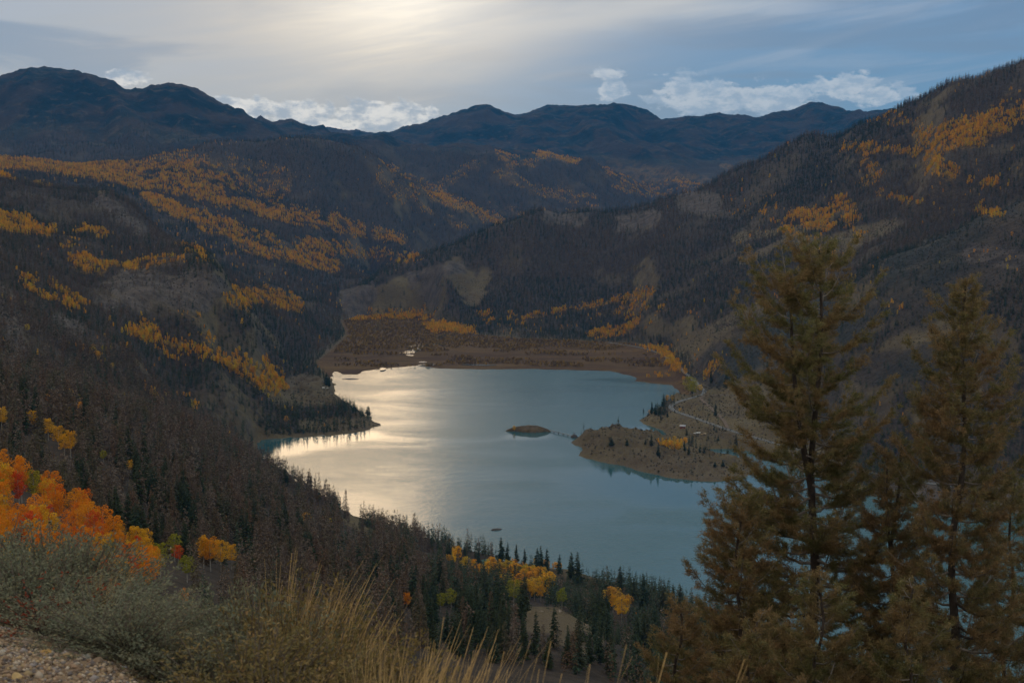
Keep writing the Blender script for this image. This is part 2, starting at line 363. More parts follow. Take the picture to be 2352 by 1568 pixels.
def catmull(pts, k=6):
    pts = [Vector(p) for p in pts]; pts = [pts[0] * 2 - pts[1]] + pts + [pts[-1] * 2 - pts[-2]]; out = []
    for i in range(1, len(pts) - 2):
        p0, p1, p2, p3 = pts[i - 1:i + 3]
        for j in range(k):
            t = j / k; out.append(.5 * ((2 * p1) + (p2 - p0) * t + (2 * p0 - 5 * p1 + 4 * p2 - p3) * t * t + (3 * p1 - p0 - 3 * p2 + p3) * t ** 3))
    out.append(pts[-2]); return out
def at_height(px, py, z):
    u, t = ray(px, py); y = (z - H) / t; return Vector((u * y, y, z))
ROAD = catmull([at_height(px, py, z) for px, py, z in [(1395, 786, 6), (1450, 794, 6), (1500, 806, 7), (1540, 826, 9), (1565, 848, 11), (1585, 866, 12), (1602, 882, 13), (1618, 902, 14)]]
              + [at_height(px, py, z) for px, py, z in [(1590, 913, 16), (1562, 921, 18), (1545, 929, 18), (1541, 936, 18), (1556, 946, 18), (1600, 961, 18), (1650, 979, 17), (1700, 995, 16), (1760, 1012, 15), (1860, 1040, 13), (2000, 1085, 12), (2200, 1120, 12)]], 8)
TRACK = catmull([at_height(px, py, z) for px, py, z in [(1735, 908, 34), (1690, 907, 34), (1640, 908, 32), (1610, 913, 28), (1628, 932, 26), (1660, 962, 22), (1672, 984, 17)]], 6)
def flatten(path, w, blend):
    global ZZ
    pts = np.array([tuple(p) for p in path])
    j0, j1 = np.searchsorted(YS, [pts[:, 1].min() - 60, pts[:, 1].max() + 60])
    ux = pts[:, 0] / pts[:, 1]; i0, i1 = np.searchsorted(US, [ux.min() - .02, ux.max() + .02])
    x, y = XX[j0:j1, i0:i1], YY[j0:j1, i0:i1]
    best = np.full(x.shape, 1e9); zz = np.zeros(x.shape)
    for a, b in zip(pts[:-1], pts[1:]):
        ex, ey = b[0] - a[0], b[1] - a[1]; t = np.clip(((x - a[0]) * ex + (y - a[1]) * ey) / (ex * ex + ey * ey + 1e-9), 0, 1)
        d = np.hypot(x - a[0] - t * ex, y - a[1] - t * ey); m_ = d < best
        best = np.where(m_, d, best); zz = np.where(m_, a[2] + t * (b[2] - a[2]), zz)
    k = 1 - sstep(best, w, blend)
    ZZ[j0:j1, i0:i1] = ZZ[j0:j1, i0:i1] * (1 - k) + (zz - .35) * k
flatten(TRACK, 5, 24)
flatten(ROAD, 9, 34)
PX, PY = project(XX, YY, ZZ)
TT = (ZZ - H) / YY
TMAX = np.maximum.accumulate(TT, axis=0)

def ground(x, y):
    """terrain height at world points (bilinear)"""
    x = np.asarray(x, float); y = np.asarray(y, float)
    u = np.clip(x / y, US[1], US[-2]); i = np.clip(np.searchsorted(US, u) - 1, 0, len(US) - 2); j = np.clip(np.searchsorted(YS, y) - 1, 0, len(YS) - 2)
    fu = (u - US[i]) / (US[i + 1] - US[i]); fv = np.clip((y - YS[j]) / (YS[j + 1] - YS[j]), 0, 1)
    return (ZZ[j, i] * (1 - fu) + ZZ[j, i + 1] * fu) * (1 - fv) + (ZZ[j + 1, i] * (1 - fu) + ZZ[j + 1, i + 1] * fu) * fv
def tmax_at(x, y):
    u = np.clip(x / y, US[1], US[-2]); i = np.clip(np.searchsorted(US, u), 0, len(US) - 1); j = np.clip(np.searchsorted(YS, y) - 2, 0, len(YS) - 1)
    return TMAX[j, i]
def hit(px, py, ymin=0, ymax=1e9):
    """first ground point on the sight line through a picture point"""
    u, t = ray(px, py)
    i = int(np.clip(np.searchsorted(US, u), 1, len(US) - 1)); f = (u - US[i - 1]) / (US[i] - US[i - 1])
    col = TT[:, i - 1] * (1 - f) + TT[:, i] * f
    ok = np.nonzero((col >= t) & (YS >= ymin) & (YS <= ymax))[0]
    if not len(ok): j = len(YS) - 2; y = YS[j]
    else:
        j = ok[0]; y = YS[j]
        if j > 0 and YS[j - 1] >= ymin and col[j - 1] < t: y = YS[j - 1] + (YS[j] - YS[j - 1]) * (t - col[j - 1]) / (col[j] - col[j - 1])
    return Vector((u * y, y, float(ground(u * y, y))))

def put(o, label=None, category=None, group=None, kind=None):
    if label: o['label'] = label
    if category: o['category'] = category
    if group: o['group'] = group
    if kind: o['kind'] = kind
    return o
def mesh_np(name, co, faces, mat=None, parent=None, smooth=False, mats=None, mi=None):
    """object from numpy vertices and an (n,3) or (n,4) face array"""
    me = bpy.data.meshes.new(name); k = faces.shape[1]
    me.vertices.add(len(co)); me.vertices.foreach_set('co', np.ascontiguousarray(co, np.float32).ravel())
    me.loops.add(faces.size); me.loops.foreach_set('vertex_index', np.ascontiguousarray(faces, np.int32).ravel())
    me.polygons.add(len(faces)); me.polygons.foreach_set('loop_start', np.arange(0, faces.size, k, dtype=np.int32)); me.polygons.foreach_set('loop_total', np.full(len(faces), k, np.int32))
    if smooth: me.polygons.foreach_set('use_smooth', np.ones(len(faces), bool))
    for m_ in (mats or ([mat] if mat else [])): me.materials.append(m_)
    if mi is not None: me.polygons.foreach_set('material_index', np.ascontiguousarray(mi, np.int32))
    me.update(calc_edges=True)
    o = bpy.data.objects.new(name, me); COL.objects.link(o)
    if parent: o.parent = parent
    return o

# ---------------------------------------------------------------- materials
def nodemat(name):
    m = bpy.data.materials.new(name); m.use_nodes = True
    t = NT(m.node_tree); return m, t, t.n['Principled BSDF']
def lin(r, g, b): return (r, g, b, 1)

def leafmat(name, cols, var=0.25, rough=0.75, trans=0.0, spec=0.15, noise_scale=None):
    """foliage: the colour varies from tree to tree and from clump to clump"""
    m, t, b = nodemat(name)
    oi = t.new('ShaderNodeObjectInfo'); r = oi.outputs['Random']
    cr = t.new('ShaderNodeValToRGB'); cr.color_ramp.interpolation = 'LINEAR'
    el = cr.color_ramp.elements
    while len(el) < len(cols): el.new(0.5)
    for i, c in enumerate(cols): el[i].position = i / max(1, len(cols) - 1); el[i].color = c
    t.put(cr.inputs[0], r)
    g = t.new('ShaderNodeTexCoord')
    n = t.noise(g.outputs['Object'], noise_scale or 9.0, 3, .6)
    f = t.ramp(n, .3, .7, 1 - var, 1 + var)
    v = t.new('ShaderNodeVectorMath', operation='SCALE'); t.put(v.inputs[0], cr.outputs[0]); t.put(v.inputs['Scale'], f)
    t.put(b.inputs['Base Color'], v.outputs[0]); b.inputs['Roughness'].default_value = rough; b.inputs['Specular IOR Level'].default_value = spec
    if trans:
        tr = t.new('ShaderNodeBsdfTranslucent'); t.put(tr.inputs[0], v.outputs[0])
        mx = t.new('ShaderNodeMixShader'); mx.inputs[0].default_value = trans
        t.l.new(b.outputs[0], mx.inputs[1]); t.l.new(tr.outputs[0], mx.inputs[2]); t.l.new(mx.outputs[0], t.n['Material Output'].inputs[0])
    return m
M_SPRUCE = leafmat('spruce_needles', [lin(.026, .044, .020), lin(.042, .054, .024), lin(.030, .052, .030), lin(.055, .058, .028)], .35)
M_DEAD = leafmat('dead_twigs', [lin(.120, .080, .052), lin(.150, .112, .086), lin(.095, .082, .044), lin(.140, .080, .048), lin(.175, .140, .112)], .35)
M_GOLD = leafmat('aspen_leaf_gold', [lin(.78, .44, .040), lin(.80, .37, .026), lin(.50, .40, .050), lin(.82, .48, .035), lin(.60, .25, .03), lin(.56, .38, .07)], .3, .7, .4)
M_YELLOW = leafmat('aspen_leaf_yellow', [lin(.80, .46, .03), lin(.76, .38, .02), lin(.80, .52, .04)], .3, .7, .4, noise_scale=2)
M_ORANGE = leafmat('aspen_leaf_orange', [lin(.76, .24, .012), lin(.80, .30, .014), lin(.72, .17, .010), lin(.74, .27, .012), lin(.70, .32, .02)], .35, .7, .35, noise_scale=1.2)
M_RED = leafmat('aspen_leaf_red', [lin(.58, .07, .018), lin(.64, .11, .016)], .3, .7, .3)
M_LIME = leafmat('aspen_leaf_green', [lin(.22, .24, .02), lin(.36, .30, .02), lin(.14, .18, .025)], .3, .7, .3)
M_TRUNK = leafmat('conifer_bark', [lin(.07, .06, .05), lin(.10, .085, .075)], .3, .9)
M_ATRUNK = leafmat('aspen_bark', [lin(.30, .27, .22), lin(.38, .35, .30)], .25, .85)

def plainmat(name, col, rough=.8, var=.2, scale=3.0, spec=.3, metal=0, bump=0.0, coord='Object'):
    m, t, b = nodemat(name)
    g = t.new('ShaderNodeTexCoord'); n = t.noise(g.outputs[coord], scale, 6, .6)
    f = t.ramp(n, .25, .75, 1 - var, 1 + var)
    v = t.new('ShaderNodeVectorMath', operation='SCALE'); v.inputs[0].default_value = col; t.put(v.inputs['Scale'], f)
    t.put(b.inputs['Base Color'], v.outputs[0]); b.inputs['Roughness'].default_value = rough; b.inputs['Specular IOR Level'].default_value = spec; b.inputs['Metallic'].default_value = metal
    if bump:
        bp = t.new('ShaderNodeBump'); bp.inputs['Strength'].default_value = bump; t.put(bp.inputs['Height'], n); t.put(b.inputs['Normal'], bp.outputs[0])
    return m

# ground cover weights are attributes of the terrain: forest floor, dry grass, bare rock, alpine heath
m_ground, t, b = nodemat('hillside')
at = t.new('ShaderNodeAttribute', attribute_name='cover')
sc = t.new('ShaderNodeSeparateColor'); t.l.new(at.outputs['Color'], sc.inputs[0])
g = t.new('ShaderNodeTexCoord'); pos = g.outputs['Object']
nb = t.noise(pos, .012, 8, .62); ns = t.noise(pos, .11, 6, .65); nl = t.noise(pos, .003, 5, .55)
tiny = t.noise(pos, 1.6, 5, .7)
duff = t.mix(t.ramp(ns, .35, .65), lin(.046, .036, .029), lin(.074, .057, .044))
duff = t.mix(t.ramp(nb, .5, .7, 0, .6), duff, lin(.058, .044, .034))
grass = t.mix(t.ramp(nb, .35, .65), lin(.105, .079, .046), lin(.150, .117, .063))
grass = t.mix(t.ramp(ns, .5, .72, 0, .75), grass, lin(.075, .052, .040))
grass = t.mix(t.ramp(nl, .5, .65, 0, .5), grass, lin(.118, .090, .066))
sm = t.new('ShaderNodeMapping'); sm.inputs['Scale'].default_value = (1, 1, .35); t.l.new(pos, sm.inputs[0])
nr = t.noise(sm.outputs[0], .045, 10, .72, .0)
rock = t.mix(t.ramp(nr, .38, .62), lin(.055, .045, .040), lin(.125, .100, .085))
heath = t.mix(t.ramp(nl, .42, .60), lin(.016, .026, .032), lin(.052, .040, .036))  # heath colour with some distance haze painted in as a dark blue tone
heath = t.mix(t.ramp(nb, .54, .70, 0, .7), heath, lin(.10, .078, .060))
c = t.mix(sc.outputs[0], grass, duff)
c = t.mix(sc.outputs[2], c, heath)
c = t.mix(sc.outputs[1], c, rock)
f = t.ramp(tiny, .3, .7, .75, 1.25)
v = t.new('ShaderNodeVectorMath', operation='SCALE'); t.put(v.inputs[0], c); t.put(v.inputs['Scale'], f)
t.put(b.inputs['Base Color'], v.outputs[0]); b.inputs['Roughness'].default_value = .95; b.inputs['Specular IOR Level'].default_value = .1
lt = t.new('ShaderNodeAttribute', attribute_name='litter')
v2_ = t.mix(t.m('MULTIPLY', lt.outputs['Fac'], t.ramp(ns, .38, .62)), v.outputs[0], lin(.34, .20, .055)); t.put(b.inputs['Base Color'], v2_)
bp0 = t.new('ShaderNodeBump'); t.put(bp0.inputs['Strength'], sc.outputs[2]); bp0.inputs['Distance'].default_value = 70.0
cr_ = t.noise(pos, .0045, 9, .62, .3); t.put(bp0.inputs['Height'], t.m('ABSOLUTE', t.m('SUBTRACT', cr_, .5)))
bp = t.new('ShaderNodeBump'); bp.inputs['Strength'].default_value = .7; bp.inputs['Distance'].default_value = 9.0; t.put(bp.inputs['Normal'], bp0.outputs[0])
t.put(bp.inputs['Height'], t.m('ADD', nr, t.m('MULTIPLY', ns, .4))); t.put(b.inputs['Normal'], bp.outputs[0])

# ---------------------------------------------------------------- what grows where (read off the photograph, laid on the terrain)
def inpoly(px, py, poly):
    ins = np.zeros(px.shape, bool)
    for (x0, y0), (x1, y1) in zip(poly, poly[1:] + poly[:1]):
        if y0 != y1: ins ^= ((y0 > py) != (y1 > py)) & (px < (x1 - x0) * (py - y0) / (y1 - y0) + x0)
    return ins
GOLD = [  # x0, y0, x1, y1, half width, share of aspens, nearest and farthest distance
    (-60, 505, 60, 522, 22, .95, 2000, 4200), (60, 520, 118, 536, 10, .9, 2000, 4200), (-20, 400, 130, 428, 5, .7, 2500, 3700), (180, 604, 226, 612, 20, .95, 1500, 3300), (236, 612, 340, 622, 6, .8, 2000, 3300), (300, 606, 420, 600, 9, .35, 2000, 3300),
    (62, 648, 100, 682, 10, .95, 900, 2800), (100, 680, 165, 706, 12, .6, 900, 2800), (130, 660, 175, 700, 14, .3, 900, 2800), (300, 770, 420, 800, 11, .95, 1500, 2700), (420, 800, 545, 838, 14, .85, 1500, 2700), (330, 752, 345, 760, 12, .8, 1500, 2700), (385, 815, 395, 825, 10, .7, 1500, 2700),
    (555, 850, 632, 886, 24, .6, 1800, 3200), (590, 840, 640, 850, 14, .4, 1800, 3200), (640, 885, 652, 892, 8, .7, 2000, 3200), (430, 730, 530, 760, 14, .35, 1500, 3200), (470, 770, 540, 800, 12, .35, 1500, 3200), (215, 815, 222, 825, 7, .9, 900, 2500), (258, 808, 275, 812, 8, .7, 900, 2500),
    (360, 905, 380, 920, 12, .3, 900, 2400), (440, 920, 460, 950, 12, .25, 900, 2400), (420, 560, 470, 600, 14, .2, 2500, 4000), (520, 690, 560, 700, 14, .5, 2300, 4200), (560, 680, 680, 705, 16, .4, 2300, 4400), (620, 670, 660, 690, 14, .4, 2300, 4600), (180, 532, 240, 540, 10, .5, 1800, 3500), (160, 560, 200, 600, 25, .12, 1500, 3500),
    (250, 350, 640, 420, 40, .30, 4400, 6900), (0, 375, 250, 400, 16, .55, 4000, 7200), (90, 370, 330, 395, 12, .6, 4000, 7200), (330, 455, 390, 475, 12, .9, 4000, 7000), (370, 478, 520, 520, 14, .7, 4000, 7000), (480, 460, 600, 480, 14, .65, 4400, 7000), (600, 490, 900, 545, 15, .7, 4500, 8000),
    (470, 520, 620, 560, 20, .55, 4000, 7000), (560, 560, 760, 610, 22, .55, 4000, 7000), (760, 505, 920, 550, 13, .6, 5000, 8000), (700, 560, 950, 600, 14, .45, 4500, 8000), (520, 400, 640, 440, 25, .4, 5000, 8000), (350, 420, 500, 450, 22, .5, 4500, 8000), (420, 385, 560, 400, 12, .5, 5000, 8000),
    (250, 400, 350, 430, 20, .5, 4000, 8000), (150, 395, 300, 415, 14, .5, 4000, 8000), (640, 470, 720, 500, 15, .3, 5000, 8000), (880, 390, 1000, 450, 20, .35, 5500, 9500), (1000, 450, 1145, 510, 13, .85, 5500, 9500), (880, 420, 960, 470, 22, .3, 5500, 9500), (980, 480, 1060, 520, 10, .5, 5500, 9500),
    (1060, 395, 1110, 375, 12, .4, 7000, 11000), (1010, 430, 1060, 400, 14, .4, 7000, 11000), (1150, 360, 1180, 372, 14, .7, 7000, 11000), (1180, 370, 1230, 380, 8, .5, 7000, 11000), (1235, 355, 1330, 375, 8, .6, 7000, 11000), (1160, 400, 1260, 450, 14, .35, 7000, 11000), (1250, 450, 1360, 450, 8, .5, 7000, 11000),
    (1290, 440, 1350, 480, 22, .3, 7000, 11000), (1400, 390, 1560, 410, 26, .35, 7500, 11500), (1480, 400, 1680, 430, 18, .55, 7500, 11500), (1420, 430, 1640, 450, 16, .4, 7500, 11500), (1120, 480, 1340, 500, 12, .3, 6000, 11000), (1660, 380, 1690, 385, 5, .8, 7000, 12000),
    (2000, 270, 2120, 285, 14, .25, 3000, 4700), (2120, 318, 2352, 262, 22, .9, 2800, 4600), (2220, 300, 2400, 250, 26, .95, 2800, 4600), (2110, 310, 2160, 305, 14, .7, 2800, 4600), (2140, 340, 2260, 320, 16, .8, 2800, 4600), (2130, 370, 2180, 400, 22, .7, 2800, 4600), (1940, 340, 2110, 352, 10, .5, 3000, 4700), (1990, 370, 2010, 400, 14, .6, 2800, 4700),
    (1985, 420, 2020, 440, 14, .2, 2800, 4700), (2050, 455, 2120, 470, 9, .3, 2500, 4600), (1930, 470, 1960, 500, 18, .5, 2500, 4600), (1940, 500, 1970, 540, 14, .5, 2500, 4600), (1820, 492, 1870, 500, 9, .95, 2500, 4600), (1880, 492, 1900, 500, 10, .8, 2500, 4600), (1850, 520, 1905, 522, 8, .9, 2500, 4600), (1808, 530, 1830, 540, 7, .7, 2500, 4600), (1870, 560, 1900, 600, 14, .4, 2300, 4600),
    (2230, 425, 2290, 420, 8, .6, 2300, 4000), (2240, 480, 2300, 500, 14, .3, 2300, 4000), (2250, 300, 2352, 240, 40, .5, 2800, 4600), (2170, 450, 2352, 380, 60, .08, 2000, 4600), (1760, 470, 1800, 520, 30, .12, 2300, 4800), (1700, 460, 1780, 520, 40, .06, 2300, 4800), (2240, 580, 2352, 620, 20, .10, 1900, 2700),
    (1250, 722, 1400, 695, 5, .75, 3300, 4600), (1400, 694, 1492, 676, 7, .95, 3300, 4600), (1120, 742, 1260, 722, 6, .4, 3300, 4600), (1370, 770, 1480, 745, 16, .5, 3000, 4300), (1420, 720, 1520, 720, 24, .25, 3000, 4300), (1150, 760, 1380, 730, 18, .10, 3200, 4400),
    (904, 722, 945, 728, 8, .95, 3600, 4500), (948, 722, 962, 724, 8, .95, 3600, 4500), (965, 735, 1010, 722, 7, .6, 3600, 4500), (985, 752, 1000, 760, 10, .95, 3600, 4500), (1010, 752, 1082, 760, 11, .95, 3600, 4500), (845, 712, 880, 718, 6, .6, 3700, 4700), (815, 735, 900, 730, 5, .35, 3700, 4700), (1090, 730, 1200, 735, 10, .25, 3600, 4500),
    (1530, 820, 1548, 845, 11, .95, 2500, 3600), (1620, 860, 1660, 828, 9, .95, 2200, 3200), (1615, 850, 1640, 845, 8, .3, 2200, 3200), (1480, 800, 1530, 812, 9, .4, 2500, 3600), (1490, 860, 1540, 862, 8, .2, 2500, 3600),
    (1500, 1024, 1580, 1034, 7, .9, 2000, 2400), (1580, 720, 1600, 830, 50, .05, 2200, 3400), (2050, 700, 2080, 705, 12, .3, 2000, 2700),
    (1030, 1290, 1110, 1312, 12, .35, 1000, 1500), (1140, 1290, 1290, 1300, 18, .35, 1000, 1500), (1110, 1310, 1150, 1345, 14, .2, 900, 1500), (1210, 1340, 1245, 1360, 12, .8, 900, 1500), (1400, 1390, 1430, 1410, 14, .35, 800, 1500), (1180, 1330, 1200, 1360, 18, .5, 900, 1400), (1000, 1380, 1010, 1392, 8, .5, 800, 1400)]
BARE = [  # x0, y0, x1, y1, half width, share of trees left, cover: 0 grass 1 rock
    (300, 640, 460, 690, 34, .30, 1), (440, 645, 490, 660, 28, .22, 1), (270, 655, 330, 700, 26, .3, 1), (225, 690, 260, 700, 14, .15, 1), (130, 740, 180, 760, 22, .3, 1), (0, 680, 40, 800, 30, .4, 1),
    (1045, 615, 1090, 680, 24, .03, 0), (1085, 690, 1110, 630, 16, .03, 0), (940, 640, 1060, 615, 14, .3, 1), (880, 660, 940, 640, 12, .1, 0), (800, 690, 850, 680, 26, .04, 1), (810, 715, 850, 720, 18, .02, 1), (860, 670, 880, 690, 12, .2, 0),
    (1260, 500, 1340, 505, 14, .3, 1), (1430, 515, 1500, 500, 20, .25, 1), (1580, 465, 1640, 470, 26, .2, 1), (1690, 545, 1890, 520, 10, .35, 0), (1790, 520, 1800, 560, 8, .5, 0), (1700, 600, 1830, 545, 7, .3, 0), (1750, 580, 1900, 500, 8, .3, 0), (1830, 560, 2060, 510, 9, .15, 0), (1900, 575, 2030, 520, 20, .3, 0),
    (2060, 620, 2352, 480, 30, .12, 2), (2100, 700, 2352, 560, 60, .3, 2), (2230, 580, 2352, 600, 24, .03, 1), (1950, 760, 2100, 640, 40, .45, 2), (2050, 800, 2180, 740, 30, .10, 0), (2000, 850, 2150, 820, 40, .2, 2), (1640, 850, 1900, 720, 46, .2, 2), (1600, 800, 1700, 790, 30, .15, 0), (1560, 800, 1760, 700, 20, .3, 0),
    (1580, 900, 1760, 920, 40, .015, 0), (1560, 960, 1760, 1000, 40, .012, 0), (1480, 975, 1540, 985, 24, .05, 0), (1380, 1030, 1700, 1080, 40, .006, 0), (1320, 1015, 1345, 1030, 20, .01, 0), (1700, 1010, 1900, 1050, 30, .03, 0), (2050, 1120, 2352, 1140, 40, .05, 1),
    (640, 905, 800, 905, 26, .02, 0), (680, 880, 720, 885, 22, .0, 0), (700, 972, 870, 975, 14, .40, 0), (820, 930, 850, 950, 12, .3, 0),
    (1200, 1400, 1290, 1400, 10, .0, 0), (1228, 1425, 1315, 1432, 24, .02, 0), (1365, 1000, 1570, 1008, 24, .01, 0), (1300, 1468, 1350, 1490, 15, .05, 0), (1420, 1505, 1480, 1530, 22, .08, 2), (1335, 1425, 1380, 1470, 10, .10, 0), (800, 1190, 850, 1225, 12, .25, 0), (1440, 1325, 1500, 1340, 8, .2, 0), (100, 400, 240, 440, 6, .4, 0), (240, 465, 330, 530, 16, .35, 1)]
def cover_at(px, py, Yd, x, y, z, slope):
    """tree density factor and ground weights for points given by picture place and distance"""
    jig = (fbm(x / 45, y / 45, 61, 3) - .5)
    pxj, pyj = px + jig * 40, py + (fbm(x / 45 + 9, y / 45, 65, 3) - .5) * 14
    d = np.ones(px.shape); rockw = .8 * sstep(slope, 1.5, 2.4); bare = np.zeros(px.shape); scrub = np.zeros(px.shape)
    for c in BARE:
        if c[0] < -900: continue
        kk = 1 - sstep(capsule(pxj, pyj, c), .75, 1.15)
        if c[1] > 850: kk = kk * (Yd < 3000) * (Yd > 350)
        elif c[0] < 600: kk = kk * (Yd < 4000)
        d = d * (1 - kk * (1 - c[5])); bare = np.maximum(bare, kk)
        if c[6] == 1: rockw = np.maximum(rockw, kk * .85)
        if c[6] == 2: scrub = np.maximum(scrub, kk * .75)
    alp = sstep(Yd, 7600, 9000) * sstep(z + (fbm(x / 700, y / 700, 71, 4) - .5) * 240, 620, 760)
    d = d * (1 - alp) * (1 - .8 * sstep(slope, .9, 1.5))
    patch = fbm(x / 150, y / 150, 75, 4)
    d = d * (.45 + .55 * sstep(patch, .30, .46))
    return d, np.clip(rockw, 0, 1), np.clip(np.maximum(alp, scrub), 0, 1), bare

def gold_share(px, py, Yd, x, y):
    jx = (fbm(x / 30, y / 30, 91, 3) - .5) * 30; jy = (fbm(x / 30 + 5, y / 30, 95, 3) - .5) * 12
    g_ = np.zeros(px.shape)
    for c in GOLD:
        k = capsule(px + jx, py + jy, c); m_ = (k < 1) & (Yd > c[6]) & (Yd < c[7])
        g_ = np.where(m_, np.maximum(g_, c[5] * (1 - .5 * sstep(k, .6, 1))), g_)
    return g_
LITTER = gold_share(PX, PY, YY, XX, YY) * sstep(fbm(XX / 38, YY / 38, 97, 3), .36, .56) * (YY > 2300) * .9
NR, NC = XX.shape
dzy = np.gradient(ZZ, axis=0) / np.maximum(np.gradient(YY, axis=0), 1e-6)
dzx = np.gradient(ZZ, axis=1) / np.maximum(np.gradient(XX, axis=1), 1e-6)
SLOPE = np.hypot(dzx, dzy)
dens, rockw, alp, bare = cover_at(PX, PY, YY, XX, YY, ZZ, SLOPE)
forest = np.clip(sstep(dens, .15, .6), 0, 1) * (1 - bare)
forest = forest * sstep(MS, 0, 60) * sstep(SD, 8, 45) * sstep(YY, 40, 90)
cols = np.zeros((NR, NC, 4), np.float32); cols[..., 0] = forest; cols[..., 1] = rockw; cols[..., 2] = alp; cols[..., 3] = 1
co = np.stack([XX, YY, ZZ], -1).reshape(-1, 3)
def terrain(name, j0, j1, mat, mask=None):
    idx = np.arange(NR * NC).reshape(NR, NC)[j0:j1 + 1]
    f = np.stack([idx[:-1, :-1], idx[:-1, 1:], idx[1:, 1:], idx[1:, :-1]], -1)
    if mask is not None: f = f[mask[j0:j1, :-1]]
    f = f.reshape(-1, 4)
    used = np.unique(f); remap = np.zeros(NR * NC, np.int64); remap[used] = np.arange(len(used))
    o = mesh_np(name, co[used], remap[f], mat, smooth=True)
    if LITTER is not None: la = o.data.attributes.new('litter', 'FLOAT', 'POINT'); la.data.foreach_set('value', LITTER.reshape(-1)[used].astype(np.float32))
    a = o.data.color_attributes.new('cover', 'FLOAT_COLOR', 'POINT'); a.data.foreach_set('color', cols.reshape(-1, 4)[used].ravel())
    put(o, kind='structure'); return o
J1 = int(np.searchsorted(YS, 60)); J2 = int(np.searchsorted(YS, 6300))
is_marsh = (MS < 6) & (SD > -6)
is_deep = (SD < -60)
hid = (TT < TMAX - .03) & (YY > 400)        # ground that lies far behind a ridge
valley = terrain('valley_hillside', J1, J2, m_ground, ~is_marsh & ~is_deep)
mountains = terrain('mountain_range', J2, NR - 1, m_ground)

# willow marsh at the head of the lake
m_marsh, t, b = nodemat('marsh_cover')
g = t.new('ShaderNodeTexCoord'); pos = g.outputs['Object']
mp = t.new('ShaderNodeMapping'); mp.inputs['Scale'].default_value = (.35, 1, 1); t.l.new(pos, mp.inputs[0])
n1_ = t.noise(mp.outputs[0], .018, 8, .62, .6); n2_ = t.noise(pos, .12, 6, .65); n3_ = t.noise(mp.outputs[0], .006, 5, .55, .3)
c = t.mix(t.ramp(n1_, .38, .62), lin(.070, .038, .020), lin(.115, .068, .026))
c = t.mix(t.ramp(n3_, .5, .66, 0, .6), c, lin(.16, .095, .035))
c = t.mix(t.ramp(n2_, .5, .7, 0, .6), c, lin(.055, .032, .022))
t.put(b.inputs['Base Color'], c); b.inputs['Roughness'].default_value = .95; b.inputs['Specular IOR Level'].default_value = .1
bp = t.new('ShaderNodeBump'); bp.inputs['Strength'].default_value = .9; bp.inputs['Distance'].default_value = 3.0; t.put(bp.inputs['Height'], n2_); t.put(b.inputs['Normal'], bp.outputs[0])
marsh = terrain('marsh', J1, J2, m_marsh, is_marsh)

# ---------------------------------------------------------------- water
m_water, t, b = nodemat('lake_water')
g = t.new('ShaderNodeTexCoord'); pos = g.outputs['Object']
mp = t.new('ShaderNodeMapping'); mp.inputs['Scale'].default_value = (.55, 1.0, 1); mp.inputs['Rotation'].default_value = (0, 0, .15); t.l.new(pos, mp.inputs[0])
w1 = t.noise(mp.outputs[0], .22, 4, .6); w2 = t.noise(mp.outputs[0], .9, 3, .6); w3 = t.noise(mp.outputs[0], .055, 4, .5, .3)
wind = t.ramp(t.noise(mp.outputs[0], .0042, 5, .6, .8), .35, .65, .45, 1.0)
for cx_, cy_, rr_ in [(*lake_pt(625, 1032), 60), (*lake_pt(720, 1012), 60), (*lake_pt(810, 1000), 45), (*lake_pt(1480, 1105), 110), (*lake_pt(1640, 1125), 110), (*lake_pt(1510, 992), 70), (*lake_pt(1215, 1000), 40)]:   # sheltered water under the shores lies calmer
    vd = t.new('ShaderNodeVectorMath', operation='DISTANCE'); t.l.new(pos, vd.inputs[0]); vd.inputs[1].default_value = (cx_, cy_, 0)
    wind = t.m('MULTIPLY', wind, t.ramp(vd.outputs['Value'], rr_ * .4, rr_ * 1.6, .12, 1.0))
hgt = t.m('ADD', t.m('MULTIPLY', w1, .8), t.m('ADD', t.m('MULTIPLY', w2, .25), t.m('MULTIPLY', w3, .9)))
bp = t.new('ShaderNodeBump'); t.put(bp.inputs['Strength'], wind); bp.inputs['Distance'].default_value = .50; t.put(bp.inputs['Height'], hgt)
b.inputs['Base Color'].default_value = lin(.033, .092, .100); b.inputs['IOR'].default_value = 1.38; b.inputs['Specular IOR Level'].default_value = .5
t.put(b.inputs['Roughness'], t.ramp(wind, .05, 1.0, .06, .27)); t.put(b.inputs['Normal'], bp.outputs[0])
lake = mesh_np('lake', np.array([(-1500, 600, 0), (3500, 600, 0), (3500, 3700, 0), (-1500, 3700, 0)], float), np.array([[0, 1, 2, 3]]), m_water)
put(lake, kind='structure')
m_stream, t, b = nodemat('stream_water')
b.inputs['Base Color'].default_value = lin(.05, .07, .08); b.inputs['Roughness'].default_value = .16; b.inputs['IOR'].default_value = 1.6
def ribbon(name, pts, widths, mat, lift=.5, base=None, parent=None):
    """flat strip along a path"""
    pts = [Vector(p) for p in pts]; v = []
    for i, p in enumerate(pts):
        d = (pts[min(i + 1, len(pts) - 1)] - pts[max(i - 1, 0)]); d.z = 0; d.normalize(); nrm = Vector((-d.y, d.x, 0))
        w = widths[i] if isinstance(widths, (list, tuple)) else widths
        z = p.z + lift if base is None else base
        v += [(p.x + nrm.x * w / 2, p.y + nrm.y * w / 2, z), (p.x - nrm.x * w / 2, p.y - nrm.y * w / 2, z)]
    f = np.array([[2 * i, 2 * i + 1, 2 * i + 3, 2 * i + 2] for i in range(len(pts) - 1)])
    return mesh_np(name, np.array(v), f, mat, parent=parent)
MZ = 2.1
def marsh_pts(l): return catmull([at_height(px, py, MZ) for px, py in l], 5)
